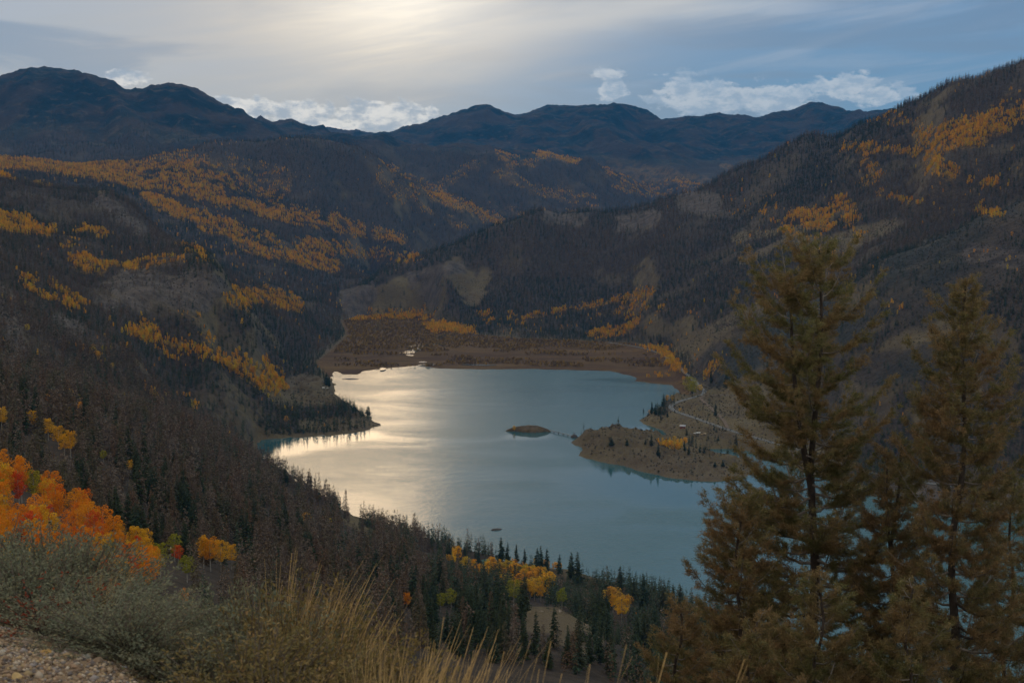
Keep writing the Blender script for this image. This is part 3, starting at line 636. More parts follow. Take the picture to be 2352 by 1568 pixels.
for l, w in [([(1046, 766), (1030, 768), (1016, 772), (1006, 776)], 16), ([(1015, 788), (1003, 790), (990, 791)], 26), ([(965, 793), (950, 794), (935, 797)], 14), ([(958, 801), (940, 809), (924, 812)], 20), ([(950, 815), (935, 816)], 14), ([(866, 740), (872, 748), (862, 756), (855, 760)], 10),
             ([(876, 850), (880, 846), (876, 844)], 8), ([(1000, 837), (975, 837), (960, 838)], 6), ([(1010, 776), (1000, 782), (1012, 788)], 5), ([(990, 791), (970, 796), (958, 801), (965, 803), (958, 806)], 4), ([(1140, 838), (1110, 838), (1060, 837)], 10), ([(975, 832), (968, 830)], 12)]:
    p = marsh_pts(l); n_ = len(p)
    put(ribbon('stream', p, [1.9 * w * (.35 + .65 * math.sin(math.pi * min(1, max(0, (i + .5) / n_)))) * random.uniform(.8, 1.2) for i in range(n_)], m_stream, base=MZ), kind='structure')

# ---------------------------------------------------------------- air
m_air = bpy.data.materials.new('air'); m_air.use_nodes = True; t = NT(m_air.node_tree); t.n.clear()
pv = t.new('ShaderNodeVolumePrincipled'); pv.inputs['Color'].default_value = (.03, .38, .97, 1); pv.inputs['Density'].default_value = 2.1e-5; pv.inputs['Anisotropy'].default_value = .15
mo = t.new('ShaderNodeOutputMaterial'); t.l.new(pv.outputs[0], mo.inputs['Volume'])
bmz = bmesh.new(); bmesh.ops.create_cube(bmz, size=1)
top = float(ZZ.max()) + 60
for v_ in bmz.verts: v_.co = Vector((v_.co.x * 36000, v_.co.y * 17400 + 8600, -12 if v_.co.z < 0 else top))
me = bpy.data.meshes.new('haze'); bmz.to_mesh(me); bmz.free(); me.materials.append(m_air)
hz = bpy.data.objects.new('haze', me); COL.objects.link(hz); put(hz, kind='stuff')

# ---------------------------------------------------------------- road
m_asphalt = plainmat('asphalt', (.085, .088, .095), .7, .15, .3, .3)
m_line = plainmat('road_paint', (.55, .55, .52), .6, .15, 1)
m_dirt = plainmat('dirt', (.15, .11, .08), .95, .2, .2, .1)
road = put(ribbon('road', ROAD, 8.5, m_asphalt, .25), kind='structure')
def offset(path, o):
    out = []
    for i, p in enumerate(path):
        d = path[min(i + 1, len(path) - 1)] - path[max(i - 1, 0)]; d = Vector((d.x, d.y, 0)).normalized(); out.append(p + Vector((-d.y, d.x, 0)) * o)
    return out
ribbon('edge_line', offset(ROAD, 3.9), .22, m_line, .30, parent=road); ribbon('edge_line', offset(ROAD, -3.9), .22, m_line, .30, parent=road)
ribbon('centre_line', ROAD, .4, plainmat('yellow_paint', (.5, .36, .08), .6, .15, 1), .30, parent=road)
put(ribbon('dirt_track', TRACK, 6, m_dirt, .2), kind='structure')

# trees that can be pointed at one by one: picture place of the foot, height, kind, label
LONE = [(4, 988, 52, 1, 'golden aspen cut by the frame edge above the grove'), (76, 990, 46, 1, 'lone small golden aspen among dead conifers above the grove'), (112, 1012, 50, 1, 'thin golden aspen beginning the row of four'), (135, 1032, 54, 1, 'second golden aspen of the row of four'), (148, 1048, 50, 1, 'short golden aspen within the row of four'), (163, 1052, 62, 1, 'tallest golden aspen ending the row of four'), (238, 1062, 28, 3, 'faint yellow-green aspen alone in the dead stand'), (299, 1090, 34, 1, 'lone golden aspen in the middle of the dead stand'),
        (468, 1305, 74, 1, 'golden aspen with an orange crest, first of the bright clump'), (484, 1312, 78, 0, 'orange-topped aspen behind the bright golden clump'), (508, 1312, 72, 1, 'rounded golden aspen in the middle of the bright clump'), (532, 1308, 58, 1, 'golden aspen at the outer end of the bright clump'), (430, 1338, 62, 3, 'slim yellow-green aspen below the bright clump'), (402, 1290, 64, 3, 'yellow-green aspen top beside a scarlet one'), (410, 1300, 50, 2, 'small scarlet aspen beside the yellow-green top'), (318, 1350, 66, 3, 'lime yellow aspen just above the sagebrush'), (335, 1365, 52, 3, 'second lime yellow aspen just above the sagebrush'), (424, 1395, 46, 0, 'small orange aspen right over the sagebrush tips'),
        (1012, 1405, 44, 3, 'small green-yellow aspen in the dark forest'), (1036, 1400, 48, 3, 'fresh green aspen alone in the dark forest'), (935, 1400, 40, 0, 'dull orange aspen in the grey forest'), (1228, 1378, 52, 1, 'bright golden aspen pair, first, in the spruces below the lodge'), (1242, 1382, 40, 1, 'bright golden aspen pair, second, in the spruces below the lodge'), (1408, 1405, 40, 1, 'golden aspen between spruces above the knoll'), (1428, 1430, 60, 1, 'tall golden aspen against dark spruces above the knoll'), (1180, 1392, 62, 3, 'broad green aspen in the spruces below the lodge'), (1290, 1400, 50, 3, 'olive green aspen among the spruces right of the lodge clearing')]
SOLO = [(118, 1290, 105, 'spruce', 'dark spruce standing inside the orange grove'), (742, 1170, 52, 'dead', 'tall bare dead trunk against the water on the shoulder'), (728, 1165, 48, 'dead', 'bare dead trunk beside the tallest one on the shoulder'), (716, 1158, 46, 'dead', 'bare leaning trunk on the shoulder skyline'), (656, 1120, 52, 'spruce', 'dark spruce sticking out at the cove shoulder'), (672, 1130, 42, 'dead', 'thin grey snag next to the cove shoulder spruce'),
        (795, 1190, 72, 'dead', 'solitary tall dead snag against the lake'), (833, 1225, 44, 'dead', 'slim dead snag below the solitary tall one'), (800, 1200, 40, 'dead', 'short snag right beside the solitary tall one'), (975, 1265, 56, 'dead', 'dense grey snag of the triple group at the near shore'), (985, 1268, 46, 'dead', 'second grey snag of the triple group at the near shore'), (995, 1270, 36, 'dead', 'shortest grey snag of the triple group at the near shore'),
        (1031, 1285, 44, 'spruce', 'dark spruce left of the small rock islet'), (1067, 1286, 38, 'spruce', 'narrow spruce in front of the tiny rock'), (1099, 1294, 40, 'spruce', 'spruce whose tip touches the tiny rock'), (1129, 1290, 52, 'dead', 'sparse half-dead spruce above the lodge roof'), (1151, 1290, 62, 'spruce', 'tallest open-branched spruce beside the lodge'), (1166, 1290, 48, 'spruce', 'thin spruce right of the tallest lodge spruce'), (1186, 1292, 46, 'spruce', 'compact dark spruce behind the golden clump'), (1205, 1294, 38, 'spruce', 'slender spruce between the clump and the tight cluster'),
        (1234, 1305, 52, 'spruce', 'first spruce of the tight shoreline cluster'), (1242, 1308, 60, 'spruce', 'highest spruce of the tight shoreline cluster'), (1256, 1310, 56, 'spruce', 'last spruce of the tight shoreline cluster'), (1285, 1318, 50, 'spruce', 'wide spruce after the tight cluster'), (1312, 1330, 68, 'spruce', 'pair of twin spruces, the leaner one'), (1326, 1340, 80, 'spruce', 'pair of twin spruces, the broad dark one'), (1424, 1372, 80, 'spruce', 'tall spruce above the golden aspens by the water'), (1455, 1385, 66, 'spruce', 'spruce by the water, next after the tall one'), (1478, 1400, 88, 'spruce', 'broad conical spruce near the pine group'), (1524, 1410, 82, 'spruce', 'spruce row near the pine group, first'), (1545, 1415, 80, 'spruce', 'spruce row near the pine group, second'), (1562, 1420, 82, 'spruce', 'spruce row near the pine group, third'),
        (846, 955, 24, 'spruce', 'round dark pine on the tip of the western headland'), (815, 942, 22, 'spruce', 'thin spruce on the western headland edge'), (820, 944, 17, 'spruce', 'thinner spruce beside it on the western headland edge'), (750, 885, 32, 'spruce', 'spruce at the marsh-side corner of the western headland'), (756, 888, 26, 'spruce', 'lower spruce at the marsh-side corner of the western headland'),
        (1404, 1022, 22, 'spruce', 'bushy dark pine on the crest of the grassy headland'), (1440, 1022, 16, 'spruce', 'second bushy pine on the crest of the grassy headland'), (1496, 1024, 30, 'spruce', 'tall spruce behind the grassy headland crest'), (1482, 1020, 16, 'spruce', 'low spruce left of the tall one behind the crest'), (1512, 1046, 32, 'spruce', 'broad spruce on the near face of the grassy headland'), (1572, 1035, 26, 'spruce', 'spruce at the neck of the grassy headland'), (1582, 1044, 24, 'spruce', 'second spruce at the neck of the grassy headland'), (1607, 1040, 18, 'spruce', 'left of two spruces beside the bright pond'), (1617, 1040, 20, 'spruce', 'right of two spruces beside the bright pond'), (1630, 1048, 10, 'spruce', 'tiny spruce at the edge of the bright pond'),
        (1560, 1052, 8, 'spruce', 'small scrub pine on the grassy headland back'), (1642, 1072, 14, 'spruce', 'dark round pine near the outer end of the headland'), (1660, 1070, 16, 'spruce', 'larger round pine near the outer end of the headland'), (1690, 1040, 44, 'spruce', 'tall dark spruce beyond the pond'), (1422, 1058, 8, 'spruce', 'scrub pine low on the headland face'), (1454, 1036, 8, 'spruce', 'scrub pine in the middle of the headland face'), (1512, 1085, 8, 'spruce', 'scrub pine close to the water on the headland face'),
        (1478, 950, 12, 'spruce', 'low dark tree at the cape by the bay'), (1497, 950, 30, 'spruce', 'first pointed spruce on the cape by the bay'), (1506, 952, 28, 'spruce', 'second pointed spruce on the cape by the bay'), (1516, 952, 26, 'spruce', 'third spruce on the cape by the bay'), (1524, 935, 34, 'spruce', 'highest spruce on the cape below the road bend'), (1518, 965, 18, 'spruce', 'low spruce below the cape row'), (1533, 958, 16, 'spruce', 'small spruce between cape and road'), (1577, 1000, 20, 'spruce', 'solitary small spruce below the camper'), (1643, 955, 32, 'spruce', 'solitary dark spruce above the road'), (1640, 988, 14, 'spruce', 'small bush spruce under the road'), (1660, 988, 12, 'spruce', 'smaller bush spruce under the road'), (1650, 1012, 16, 'spruce', 'bush spruce near the pond margin'),
        (1633, 880, 34, 'spruce', 'spruce beside the hidden road stretch'), (1668, 890, 46, 'spruce', 'large spruce pair on the grassy slope'), (1590, 905, 20, 'spruce', 'dark spruce between golden cottonwoods at the bay'), (1516, 790, 24, 'spruce', 'spruce on the open slope beside the marsh road'), (1495, 786, 16, 'spruce', 'small spruce on the open slope beside the marsh road')]

# ---------------------------------------------------------------- trees
def blades(P0, D, Lh, Wd, roll, droop, rs):
    """kite-shaped sprays: base point, direction, length, width, roll -> verts, tris"""
    n = len(P0)
    D = D / np.linalg.norm(D, axis=1, keepdims=True)
    up = np.tile([0, 0, 1.0], (n, 1)); S = np.cross(D, up); S /= np.linalg.norm(S, axis=1, keepdims=True) + 1e-9
    Nn = np.cross(S, D); S2 = S * np.cos(roll)[:, None] + Nn * np.sin(roll)[:, None]
    tip = P0 + D * Lh[:, None]; tip[:, 2] -= droop * Lh
    m = P0 + D * (Lh * .45)[:, None]; m[:, 2] -= droop * Lh * .25
    v = np.stack([P0, m + S2 * Wd[:, None] / 2, tip, m - S2 * Wd[:, None] / 2], 1).reshape(-1, 3)
    b = np.arange(n)[:, None] * 4
    f = np.concatenate([b + [0, 1, 2], b + [0, 2, 3]], 0)
    return v, f
def cone_tube(p0, p1, r0, r1, k=5):
    a = np.arange(k) / k * 2 * math.pi
    p0, p1 = np.array(p0, float), np.array(p1, float); d = p1 - p0; d /= np.linalg.norm(d) + 1e-9
    s = np.cross(d, [.3, .2, 1.0] if abs(d[2]) < .9 else [1.0, 0, 0]); s /= np.linalg.norm(s); q = np.cross(d, s)
    ring = np.cos(a)[:, None] * s + np.sin(a)[:, None] * q
    v = np.concatenate([p0 + ring * r0, p1 + ring * r1]); i = np.arange(k); j = (i + 1) % k
    f = np.concatenate([np.stack([i, j, j + k], 1), np.stack([i, j + k, i + k], 1)])
    return v, f
def join(parts):
    vs, fs, o = [], [], 0
    for v, f in parts: vs.append(v); fs.append(f + o); o += len(v)
    return np.concatenate(vs), np.concatenate(fs)
def conifer(seed, nb, kind, rad=.17, sub=0, base=.06):
    """unit-height crown; kind green or dead"""
    r = np.random.default_rng(seed); dead = kind == 'dead'
    h = base + (1 - base) * r.random(nb) ** (1.25 if dead else 1.15) * .985
    env = rad * (1 - h) ** (.75 if not dead else .6) * (.55 + .45 * sstep(h, 0, .25)) + .012
    irr = 1 + .35 * (fbm(h * 9, np.zeros(nb) + seed, 80 + seed, 2) - .5) * 2
    az = r.random(nb) * 2 * math.pi
    lop = 1 + .25 * np.cos(az - seed) * np.sin(h * 7 + seed)
    L = env * irr * lop * (.55 + .55 * r.random(nb))
    rise = .55 * h ** 2 - .12 + (r.random(nb) - .5) * .25
    D = np.stack([np.cos(az), np.sin(az), rise], 1)
    P0 = np.stack([0 * h, 0 * h, h], 1)
    parts = []
    if dead:
        parts.append(blades(P0, D, L, np.full(nb, .0045), r.random(nb) * 3, .25, r))
        k = sub or 2
        for q in range(k):      # bare twigs
            s = .3 + .6 * r.random(nb); Pq = P0 + D / np.linalg.norm(D, axis=1, keepdims=True) * (L * s)[:, None]
            a2 = az + (r.random(nb) - .5) * 2.2; D2 = np.stack([np.cos(a2), np.sin(a2), (r.random(nb) - .75) * 1.2], 1)
            parts.append(blades(Pq, D2, L * .45 + .008, (.016 if sub else .034) * (.5 + r.random(nb)), r.random(nb) * 3, .2, r))
    else:
        parts.append(blades(P0, D, L, L * .42 + .006, (r.random(nb) - .5) * 1.6, .30, r))
        for q in range(sub):
            s = .35 + .6 * r.random(nb); Pq = P0 + D / np.linalg.norm(D, axis=1, keepdims=True) * (L * s)[:, None]; Pq[:, 2] -= .12 * L
            a2 = az + (r.random(nb) - .5) * 2.0; D2 = np.stack([np.cos(a2), np.sin(a2), -.35 + (r.random(nb) - .5) * .7], 1)
            parts.append(blades(Pq, D2, L * .40 + .006, L * .16 + .004, r.random(nb) * 3, .15, r))
    parts.append(cone_tube((0, 0, .75), (0, 0, 1.0), .004, .001, 3))
    return join(parts)
def leafcloud(seed, nl, leaf, rx=.26, z0=.30, lobes=9):
    """rounded broadleaf crown of unit-height tree: leaf clumps gathered round a few boughs"""
    r = np.random.default_rng(seed)
    c = []; 
    for i in range(lobes):
        hz_ = z0 + (1 - z0) * (.12 + .78 * (i + r.random() * .6) / lobes); w = rx * math.sin(math.pi * min(.97, max(.12, (hz_ - z0) / (1 - z0)))) ** .6
        a = i * 2.4 + r.random(); q = w * (.55 + .25 * (lobes > 12)) * r.random() ** .5
        c.append((q * math.cos(a), q * math.sin(a), hz_, w * ((.50 if lobes <= 12 else .30) + .3 * r.random())))
    c = np.array(c); k = r.integers(0, lobes, nl)
    d = r.normal(size=(nl, 3)); d /= np.linalg.norm(d, axis=1, keepdims=True)
    rr = (.55 + .5 * r.random(nl) ** .6)
    Pp = c[k, :3] + d * (c[k, 3] * rr)[:, None] * [1, 1, .85]
    Pp[:, 2] = np.clip(Pp[:, 2], z0 * .8, 1.0)
    e1 = r.normal(size=(nl, 3)); e1 /= np.linalg.norm(e1, axis=1, keepdims=True); e2 = np.cross(e1, r.normal(size=(nl, 3))); e2 /= np.linalg.norm(e2, axis=1, keepdims=True)
    s = leaf * (.6 + .8 * r.random(nl))[:, None]
    v = np.stack([Pp - e1 * s, Pp + e2 * s * .7, Pp + e1 * s, Pp - e2 * s * .7], 1).reshape(-1, 3)
    b = np.arange(nl)[:, None] * 4
    return v, np.concatenate([b + [0, 1, 2], b + [0, 2, 3]])
def mesh_of(name, vf, mats, mi=None, smooth=False):
    o = mesh_np(name, vf[0], vf[1], mats=mats, mi=mi, smooth=smooth); me = o.data; bpy.data.objects.remove(o); return me
def conifer_trunk(name, dead, mat, r0=.011):
    v, f = join([cone_tube((0, 0, -.04), (.003, .002, .45), r0, r0 * .72, 6), cone_tube((.003, .002, .45), (0, 0, .97), r0 * .72, r0 * .15, 6)])
    return mesh_of(name, (v, f), [mat])
def aspen_trunk(seed, mat, rb=.010):
    r = np.random.default_rng(seed); parts = [cone_tube((0, 0, -.05), (.01, 0, .4), rb, rb * .75, 6), cone_tube((.01, 0, .4), (0, .01, .85), rb * .75, rb * .2, 6)]
    for i in range(9):
        h = .3 + .055 * i; a = r.random() * 6.28; L = .16 * (1.1 - h) + .05
        parts.append(cone_tube((.01, 0, h), (.01 + L * math.cos(a), L * math.sin(a), h + L * .8), rb * .32, rb * .08, 3))
    return mesh_of('aspen_trunk', join(parts), [mat])

# crowns: a detailed and a plain set of every kind
HI = {'spruce': [mesh_of('spruce_crown', conifer(s, 300, 'green', .15 + .02 * (s % 3), 3), [M_SPRUCE]) for s in (1, 2, 3, 4)],
      'dead': [mesh_of('dead_crown', conifer(s, 210, 'dead', .14 + .02 * (s % 3), 4), [M_DEAD]) for s in (11, 12, 13, 14, 15)],
      'aspen': [mesh_of('aspen_crown', leafcloud(s, 900, .020, .19 + .02 * (s % 3), .34), [M_GOLD]) for s in (21, 22, 23)]}
LO = {'spruce': [mesh_of('spruce_crown', conifer(s, 90, 'green', .17, 1), [M_SPRUCE]) for s in (5, 6, 7)],
      'dead': [mesh_of('dead_crown', conifer(s, 80, 'dead', .16, 0), [M_DEAD]) for s in (16, 17, 18)],
      'aspen': [mesh_of('aspen_crown', leafcloud(s, 110, .052, .22, .25, 6), [M_GOLD]) for s in (24, 25)]}
TR = {'spruce': conifer_trunk('trunk', False, M_TRUNK), 'dead': conifer_trunk('trunk', True, M_TRUNK, .010), 'aspen': aspen_trunk(3, M_ATRUNK)}
NAME = {'spruce': 'spruce_tree', 'dead': 'dead_conifer', 'aspen': 'aspen_tree'}

def add_tree(kind, x, y, z, h, rot, crown, label, group, wide=1.0, name=None, trunk=None, category='tree', crown_mat=None):
    e = bpy.data.objects.new(name or NAME[kind], None); e.empty_display_size = .1; COL.objects.link(e)
    e.location = (x, y, z); e.rotation_euler = (0, 0, rot); e.scale = (h * wide, h * wide, h)
    put(e, label, category, group)
    a = bpy.data.objects.new('trunk', trunk or TR[kind]); COL.objects.link(a); a.parent = e
    c = bpy.data.objects.new('crown', crown); COL.objects.link(c); c.parent = e
    if crown_mat: 
        c.material_slots[0].link = 'OBJECT'; c.material_slots[0].material = crown_mat
    return e

# ---- scatter the forest
cand = []
def sow(y0, y1, spacing):
    """jittered grid of candidate places in world space"""
    ext = .46
    nx = int(2 * ext * y1 / spacing); ny = int((y1 - y0) / spacing)
    gx, gy = np.meshgrid((np.arange(nx) + .5) * spacing - ext * y1, (np.arange(ny) + .5) * spacing + y0)
    gx = gx + (rng.random(gx.shape) - .5) * spacing * .95; gy = gy + (rng.random(gy.shape) - .5) * spacing * .95
    k = np.abs(gx / gy) < ext
    return gx[k], gy[k]
bands = [(290, 420, 9.0), (420, 900, 8.6), (900, 1700, 8.2), (1700, 3000, 8.0), (3000, 4300, 9.5), (4300, 6500, 13.0), (6500, 10500, 21.0)]
out = []
for y0, y1, spc in bands:
    x, y = sow(y0, y1, spc)
    z = ground(x, y); px, py = project(x, y, z)
    ok = (px > -90) & (px < 2440) & (py < 1760) & (z > .8)
    x, y, z, px, py, = x[ok], y[ok], z[ok], px[ok], py[ok]
    big = spc / 8.5 if spc > 9 else 1.0
    h = 16 * min(1.45, big) * np.ones(x.size)
    ok = (z + h - H) / y > tmax_at(x, y) - .001
    x, y, z, px, py, h = x[ok], y[ok], z[ok], px[ok], py[ok], h[ok]
    e = 6.0 + y * .002
    gxs = (ground(x + e, y) - ground(x - e, y)) / (2 * e); gys = (ground(x, y + e) - ground(x, y - e)) / (2 * e)
    dd, rk, al, br = cover_at(px, py, y, x, y, z, np.hypot(gxs, gys))
    if y0 < 3700 and y1 > 900:
        sd_ = poly_sd(x, y, LAKE); dd = dd * (sd_ > 7)
    if y1 > 2500 and y0 < 5000: dd = dd * (poly_sd(x, y, MARSH) > 8)
    gs = gold_share(px, py, y, x, y)
    gpatch = sstep(fbm(x / 38, y / 38, 97, 3), .38, .56)
    isg = rng.random(x.size) < gs * np.where(gs > .8, .35 + .65 * gpatch, .12 + .88 * gpatch)
    # stray aspens
    stray = ((px < 760) & (py > 560) & (y > 900)) * .022 + ((px > 1500) & (y > 1900) & (y < 5000)) * .022 + ((y > 4300) & (y < 7200) & (px < 1000)) * .05
    isg |= rng.random(x.size) < stray * sstep(fbm(x / 120, y / 120, 99, 3), .45, .62) * (dd > .3)
    keep = rng.random(x.size) < np.where(isg, np.maximum(dd, .95), dd)
    # share of living conifers
    green = np.full(x.size, .48) + (fbm(x / 260, y / 260, 101, 4) - .5) * 1.6
    green = np.where((y > 3000) & (y < 4600) & (px > 800) & (px < 1560) & (py > 640), .9, green)
    green = np.where((px > 960) & (y < 1500) & (y > 500), .86, green)
    green = np.where((px < 980) & (y < 1900), .20 + (fbm(x / 90, y / 90, 105, 3) - .5) * .9, green)
    green = np.where((px < 760) & (px > 420) & (y < 3300) & (y > 2000), .85, green)
    green = np.where((px > 1560) & (y < 2700) & (y > 1500), .9, green)
    isdead = ~isg & (rng.random(x.size) > green)
    kind = np.where(isg, 2, np.where(isdead, 1, 0))
    hh = np.where(isg, 11.5, np.where(isdead, 15.5, 15.0)) * (.48 + .85 * rng.random(x.size) ** 1.15) * min(1.45, big)
    hh = np.where((px > 960) & (y < 1500), hh * 1.35, hh); hh = np.where((px <= 960) & (y < 1900) & ~isg, hh * 1.45, hh)
    hh = np.where(y < 900, np.minimum(hh, (80 + 34 * rng.random(x.size)) / F * y), hh); hh = np.where((px > 540) & (px < 880) & (y > 2000) & (y < 2700), hh * 1.25, hh)
    rec = np.stack([x, y, z, hh, kind, px, py], 1)[keep]
    out.append(rec)
    gd = rec[(rec[:, 4] == 2) & (gs[keep] > .1)]                 # aspens stand close together
    for q in range(4 if y0 >= 3000 else 3):
        c2 = gd.copy(); c2[:, 0] += rng.normal(size=len(c2)) * spc * .6; c2[:, 1] += rng.normal(size=len(c2)) * spc * .6; c2[:, 3] *= .75 + .4 * rng.random(len(c2)); c2[:, 2] = ground(c2[:, 0], c2[:, 1])
        c2[:, 5], c2[:, 6] = project(c2[:, 0], c2[:, 1], c2[:, 2]); out.append(c2[c2[:, 2] > 1])
T = np.concatenate(out)
T = T[~((T[:, 5] > 2050) & (T[:, 1] < 1150))]           # open ground under the two old pines at the right
T = T[~((T[:, 1] < 620) & (T[:, 5] < 420) & (T[:, 6] > 1125 + np.maximum(0, T[:, 5] - 60) * .5))]      # the orange grove stands here
for L_ in [(a[0], a[1], a[2]) for a in LONE] + [(a[0], a[1], a[2]) for a in SOLO if a[1] > 1040]:      # keep the view of the single trees free
    T = T[~((np.abs(T[:, 5] - L_[0]) < 9 + L_[2] * .12) & (T[:, 6] > L_[1] - 3) & (T[:, 6] < L_[1] + 140) & (T[:, 6] - T[:, 3] / T[:, 1] * F < L_[1] - L_[2] * .38))]
T = T[~((T[:, 5] > 1205) & (T[:, 5] < 1330) & (T[:, 6] > 1432) & (T[:, 6] < 1510) & (T[:, 1] < 640) & (rng.random(len(T)) < .75))]
T = T[~((T[:, 1] < 470) & (T[:, 5] > 600) & (T[:, 6] > 1500))]
print('trees', len(T), [(T[:, 4] == k).sum() for k in (0, 1, 2)])

def stuff_forest(name, kind, pts, label, category):
    """all the trees too many to count: instances on the points of one object"""
    me = bpy.data.meshes.new(name); me.vertices.add(len(pts)); me.vertices.foreach_set('co', pts[:, :3].astype(np.float32).ravel())
    sa = me.attributes.new('size', 'FLOAT_VECTOR', 'POINT'); w = pts[:, 3:4] * (.85 + .35 * rng.random((len(pts), 1))) * (.74 if kind == 'aspen' else 1.0)
    sa.data.foreach_set('vector', np.concatenate([w, w, pts[:, 3:4]], 1).astype(np.float32).ravel())
    ra = me.attributes.new('turn', 'FLOAT_VECTOR', 'POINT'); ra.data.foreach_set('vector', np.stack([(rng.random(len(pts)) - .5) * .08, (rng.random(len(pts)) - .5) * .08, rng.random(len(pts)) * 6.283], 1).astype(np.float32).ravel())
    ia = me.attributes.new('pick', 'INT', 'POINT'); ia.data.foreach_set('value', rng.integers(0, len(LO[kind]), len(pts)).astype(np.int32))
    o = bpy.data.objects.new(name, me); COL.objects.link(o)
    ng = bpy.data.node_groups.new(name, 'GeometryNodeTree'); N_ = ng.nodes; L_ = ng.links
    ng.interface.new_socket('Geometry', in_out='INPUT', socket_type='NodeSocketGeometry'); ng.interface.new_socket('Geometry', in_out='OUTPUT', socket_type='NodeSocketGeometry')
    gi, go = N_.new('NodeGroupInput'), N_.new('NodeGroupOutput')
    jn_ = N_.new('GeometryNodeJoinGeometry')
    for src in SRC[kind]:
        oi = N_.new('GeometryNodeObjectInfo'); oi.transform_space = 'ORIGINAL'; oi.inputs['Object'].default_value = src; oi.inputs['As Instance'].default_value = True
        L_.new(oi.outputs['Geometry'], jn_.inputs[0])
    ip = N_.new('GeometryNodeInstanceOnPoints')
    def attr(nm, ty):
        a = N_.new('GeometryNodeInputNamedAttribute'); a.data_type = ty; a.inputs['Name'].default_value = nm
        return next(s for s in a.outputs if s.enabled and s.name == 'Attribute')
    e2r = N_.new('FunctionNodeEulerToRotation')
    L_.new(attr('turn', 'FLOAT_VECTOR'), e2r.inputs[0])
    L_.new(gi.outputs[0], ip.inputs['Points']); L_.new(jn_.outputs[0], ip.inputs['Instance']); ip.inputs['Pick Instance'].default_value = True
    L_.new(attr('pick', 'INT'), ip.inputs['Instance Index']); L_.new(e2r.outputs[0], ip.inputs['Rotation']); L_.new(attr('size', 'FLOAT_VECTOR'), ip.inputs['Scale'])
    L_.new(ip.outputs[0], go.inputs[0])
    md = o.modifiers.new('forest', 'NODES'); md.node_group = ng
    put(o, label, None, None, 'stuff'); return o

def where_words(px, py, y):
    if y < 700 and px < 700: return 'on the steep slope under the sagebrush bank', 'a'
    if y < 1900 and px < 700: return 'on the near slope running down to the cove', 'b'
    if y < 1700 and px < 1030: return 'on the shoulder above the near shore', 'c'
    if y < 1700 and px < 1420: return 'around the lodge on the near shore', 'd'
    if y < 1700: return 'along the near shore beyond the bare knoll', 'e'
    if y < 3300 and px < 560: return 'on the wooded flank below the rock cliffs', 'f'
    if y < 3300 and px < 900: return 'on the western headland', 'g'
    if y < 3300 and px < 1600: return 'by the fish-shaped headland', 'h'
    if y < 3300: return 'on the grassy hillside above the road', 'i'
    if px < 800: return 'on the far aspen bench', 'j'
    return 'behind the marsh', 'k'
LOOK = {'spruce': ('dark green spruce', 'spruce trees'), 'dead': ('grey-brown dead conifer', 'dead conifers'), 'aspen': ('golden autumn aspen', 'golden aspens')}
SIZE = lambda s: 'tall' if s > .72 else ('middling' if s > .38 else 'low')
SRC = {}
MARKS = [(135, 1030, 'the row of four golden aspens'), (299, 1090, 'the lone golden aspen'), (500, 1310, 'the bright golden clump'), (110, 1120, 'the orange grove'), (420, 1330, 'the scarlet and lime aspens'), (680, 1130, 'the cove shoulder snags'), (795, 1190, 'the solitary tall snag'), (985, 1265, 'the triple grey snags'), (1122, 1290, 'the log lodge'),
         (1250, 1300, 'the tight shoreline spruces'), (1325, 1335, 'the twin spruces'), (1270, 1410, 'the bare knoll'), (1440, 1400, 'the golden pair by the water'), (1545, 1415, 'the spruce row by the pines'), (1025, 1400, 'the fresh green aspens'), (600, 1060, 'the dark cove'), (430, 800, 'the long golden streak'), (400, 660, 'the rock cliffs'),
         (200, 605, 'the bright aspen knot'), (110, 680, 'the slanting aspen line'), (50, 520, 'the upper golden field'), (720, 890, 'the bare headland top'), (820, 960, 'the headland tip'), (600, 870, 'the golden headland stand'), (600, 695, 'the aspens over the marsh corner'), (1040, 760, 'the golden marsh clump'), (930, 725, 'the gold marsh hedge'), (1440, 690, 'the golden ridge streak'),
         (1420, 760, 'the marsh-edge aspens'), (1540, 840, 'the big cottonwoods'), (1640, 840, 'the golden roadside gully'), (1540, 1025, 'the headland neck'), (1500, 950, 'the wooded cape'), (1850, 500, 'the golden hillside knot'), (450, 1100, 'the middle of the dead stand'), (300, 960, 'the upper dead stand'), (600, 1200, 'the lower dead stand'), (900, 1330, 'the dark central forest'), (1100, 1400, 'the green central forest')]
vis = (T[:, 2] + T[:, 3] * .6 - H) / T[:, 1] > tmax_at(T[:, 0], T[:, 1]) + .0
infr = (T[:, 5] > 5) & (T[:, 5] < 2345) & (T[:, 6] - T[:, 3] / T[:, 1] * F * .5 < 1500)
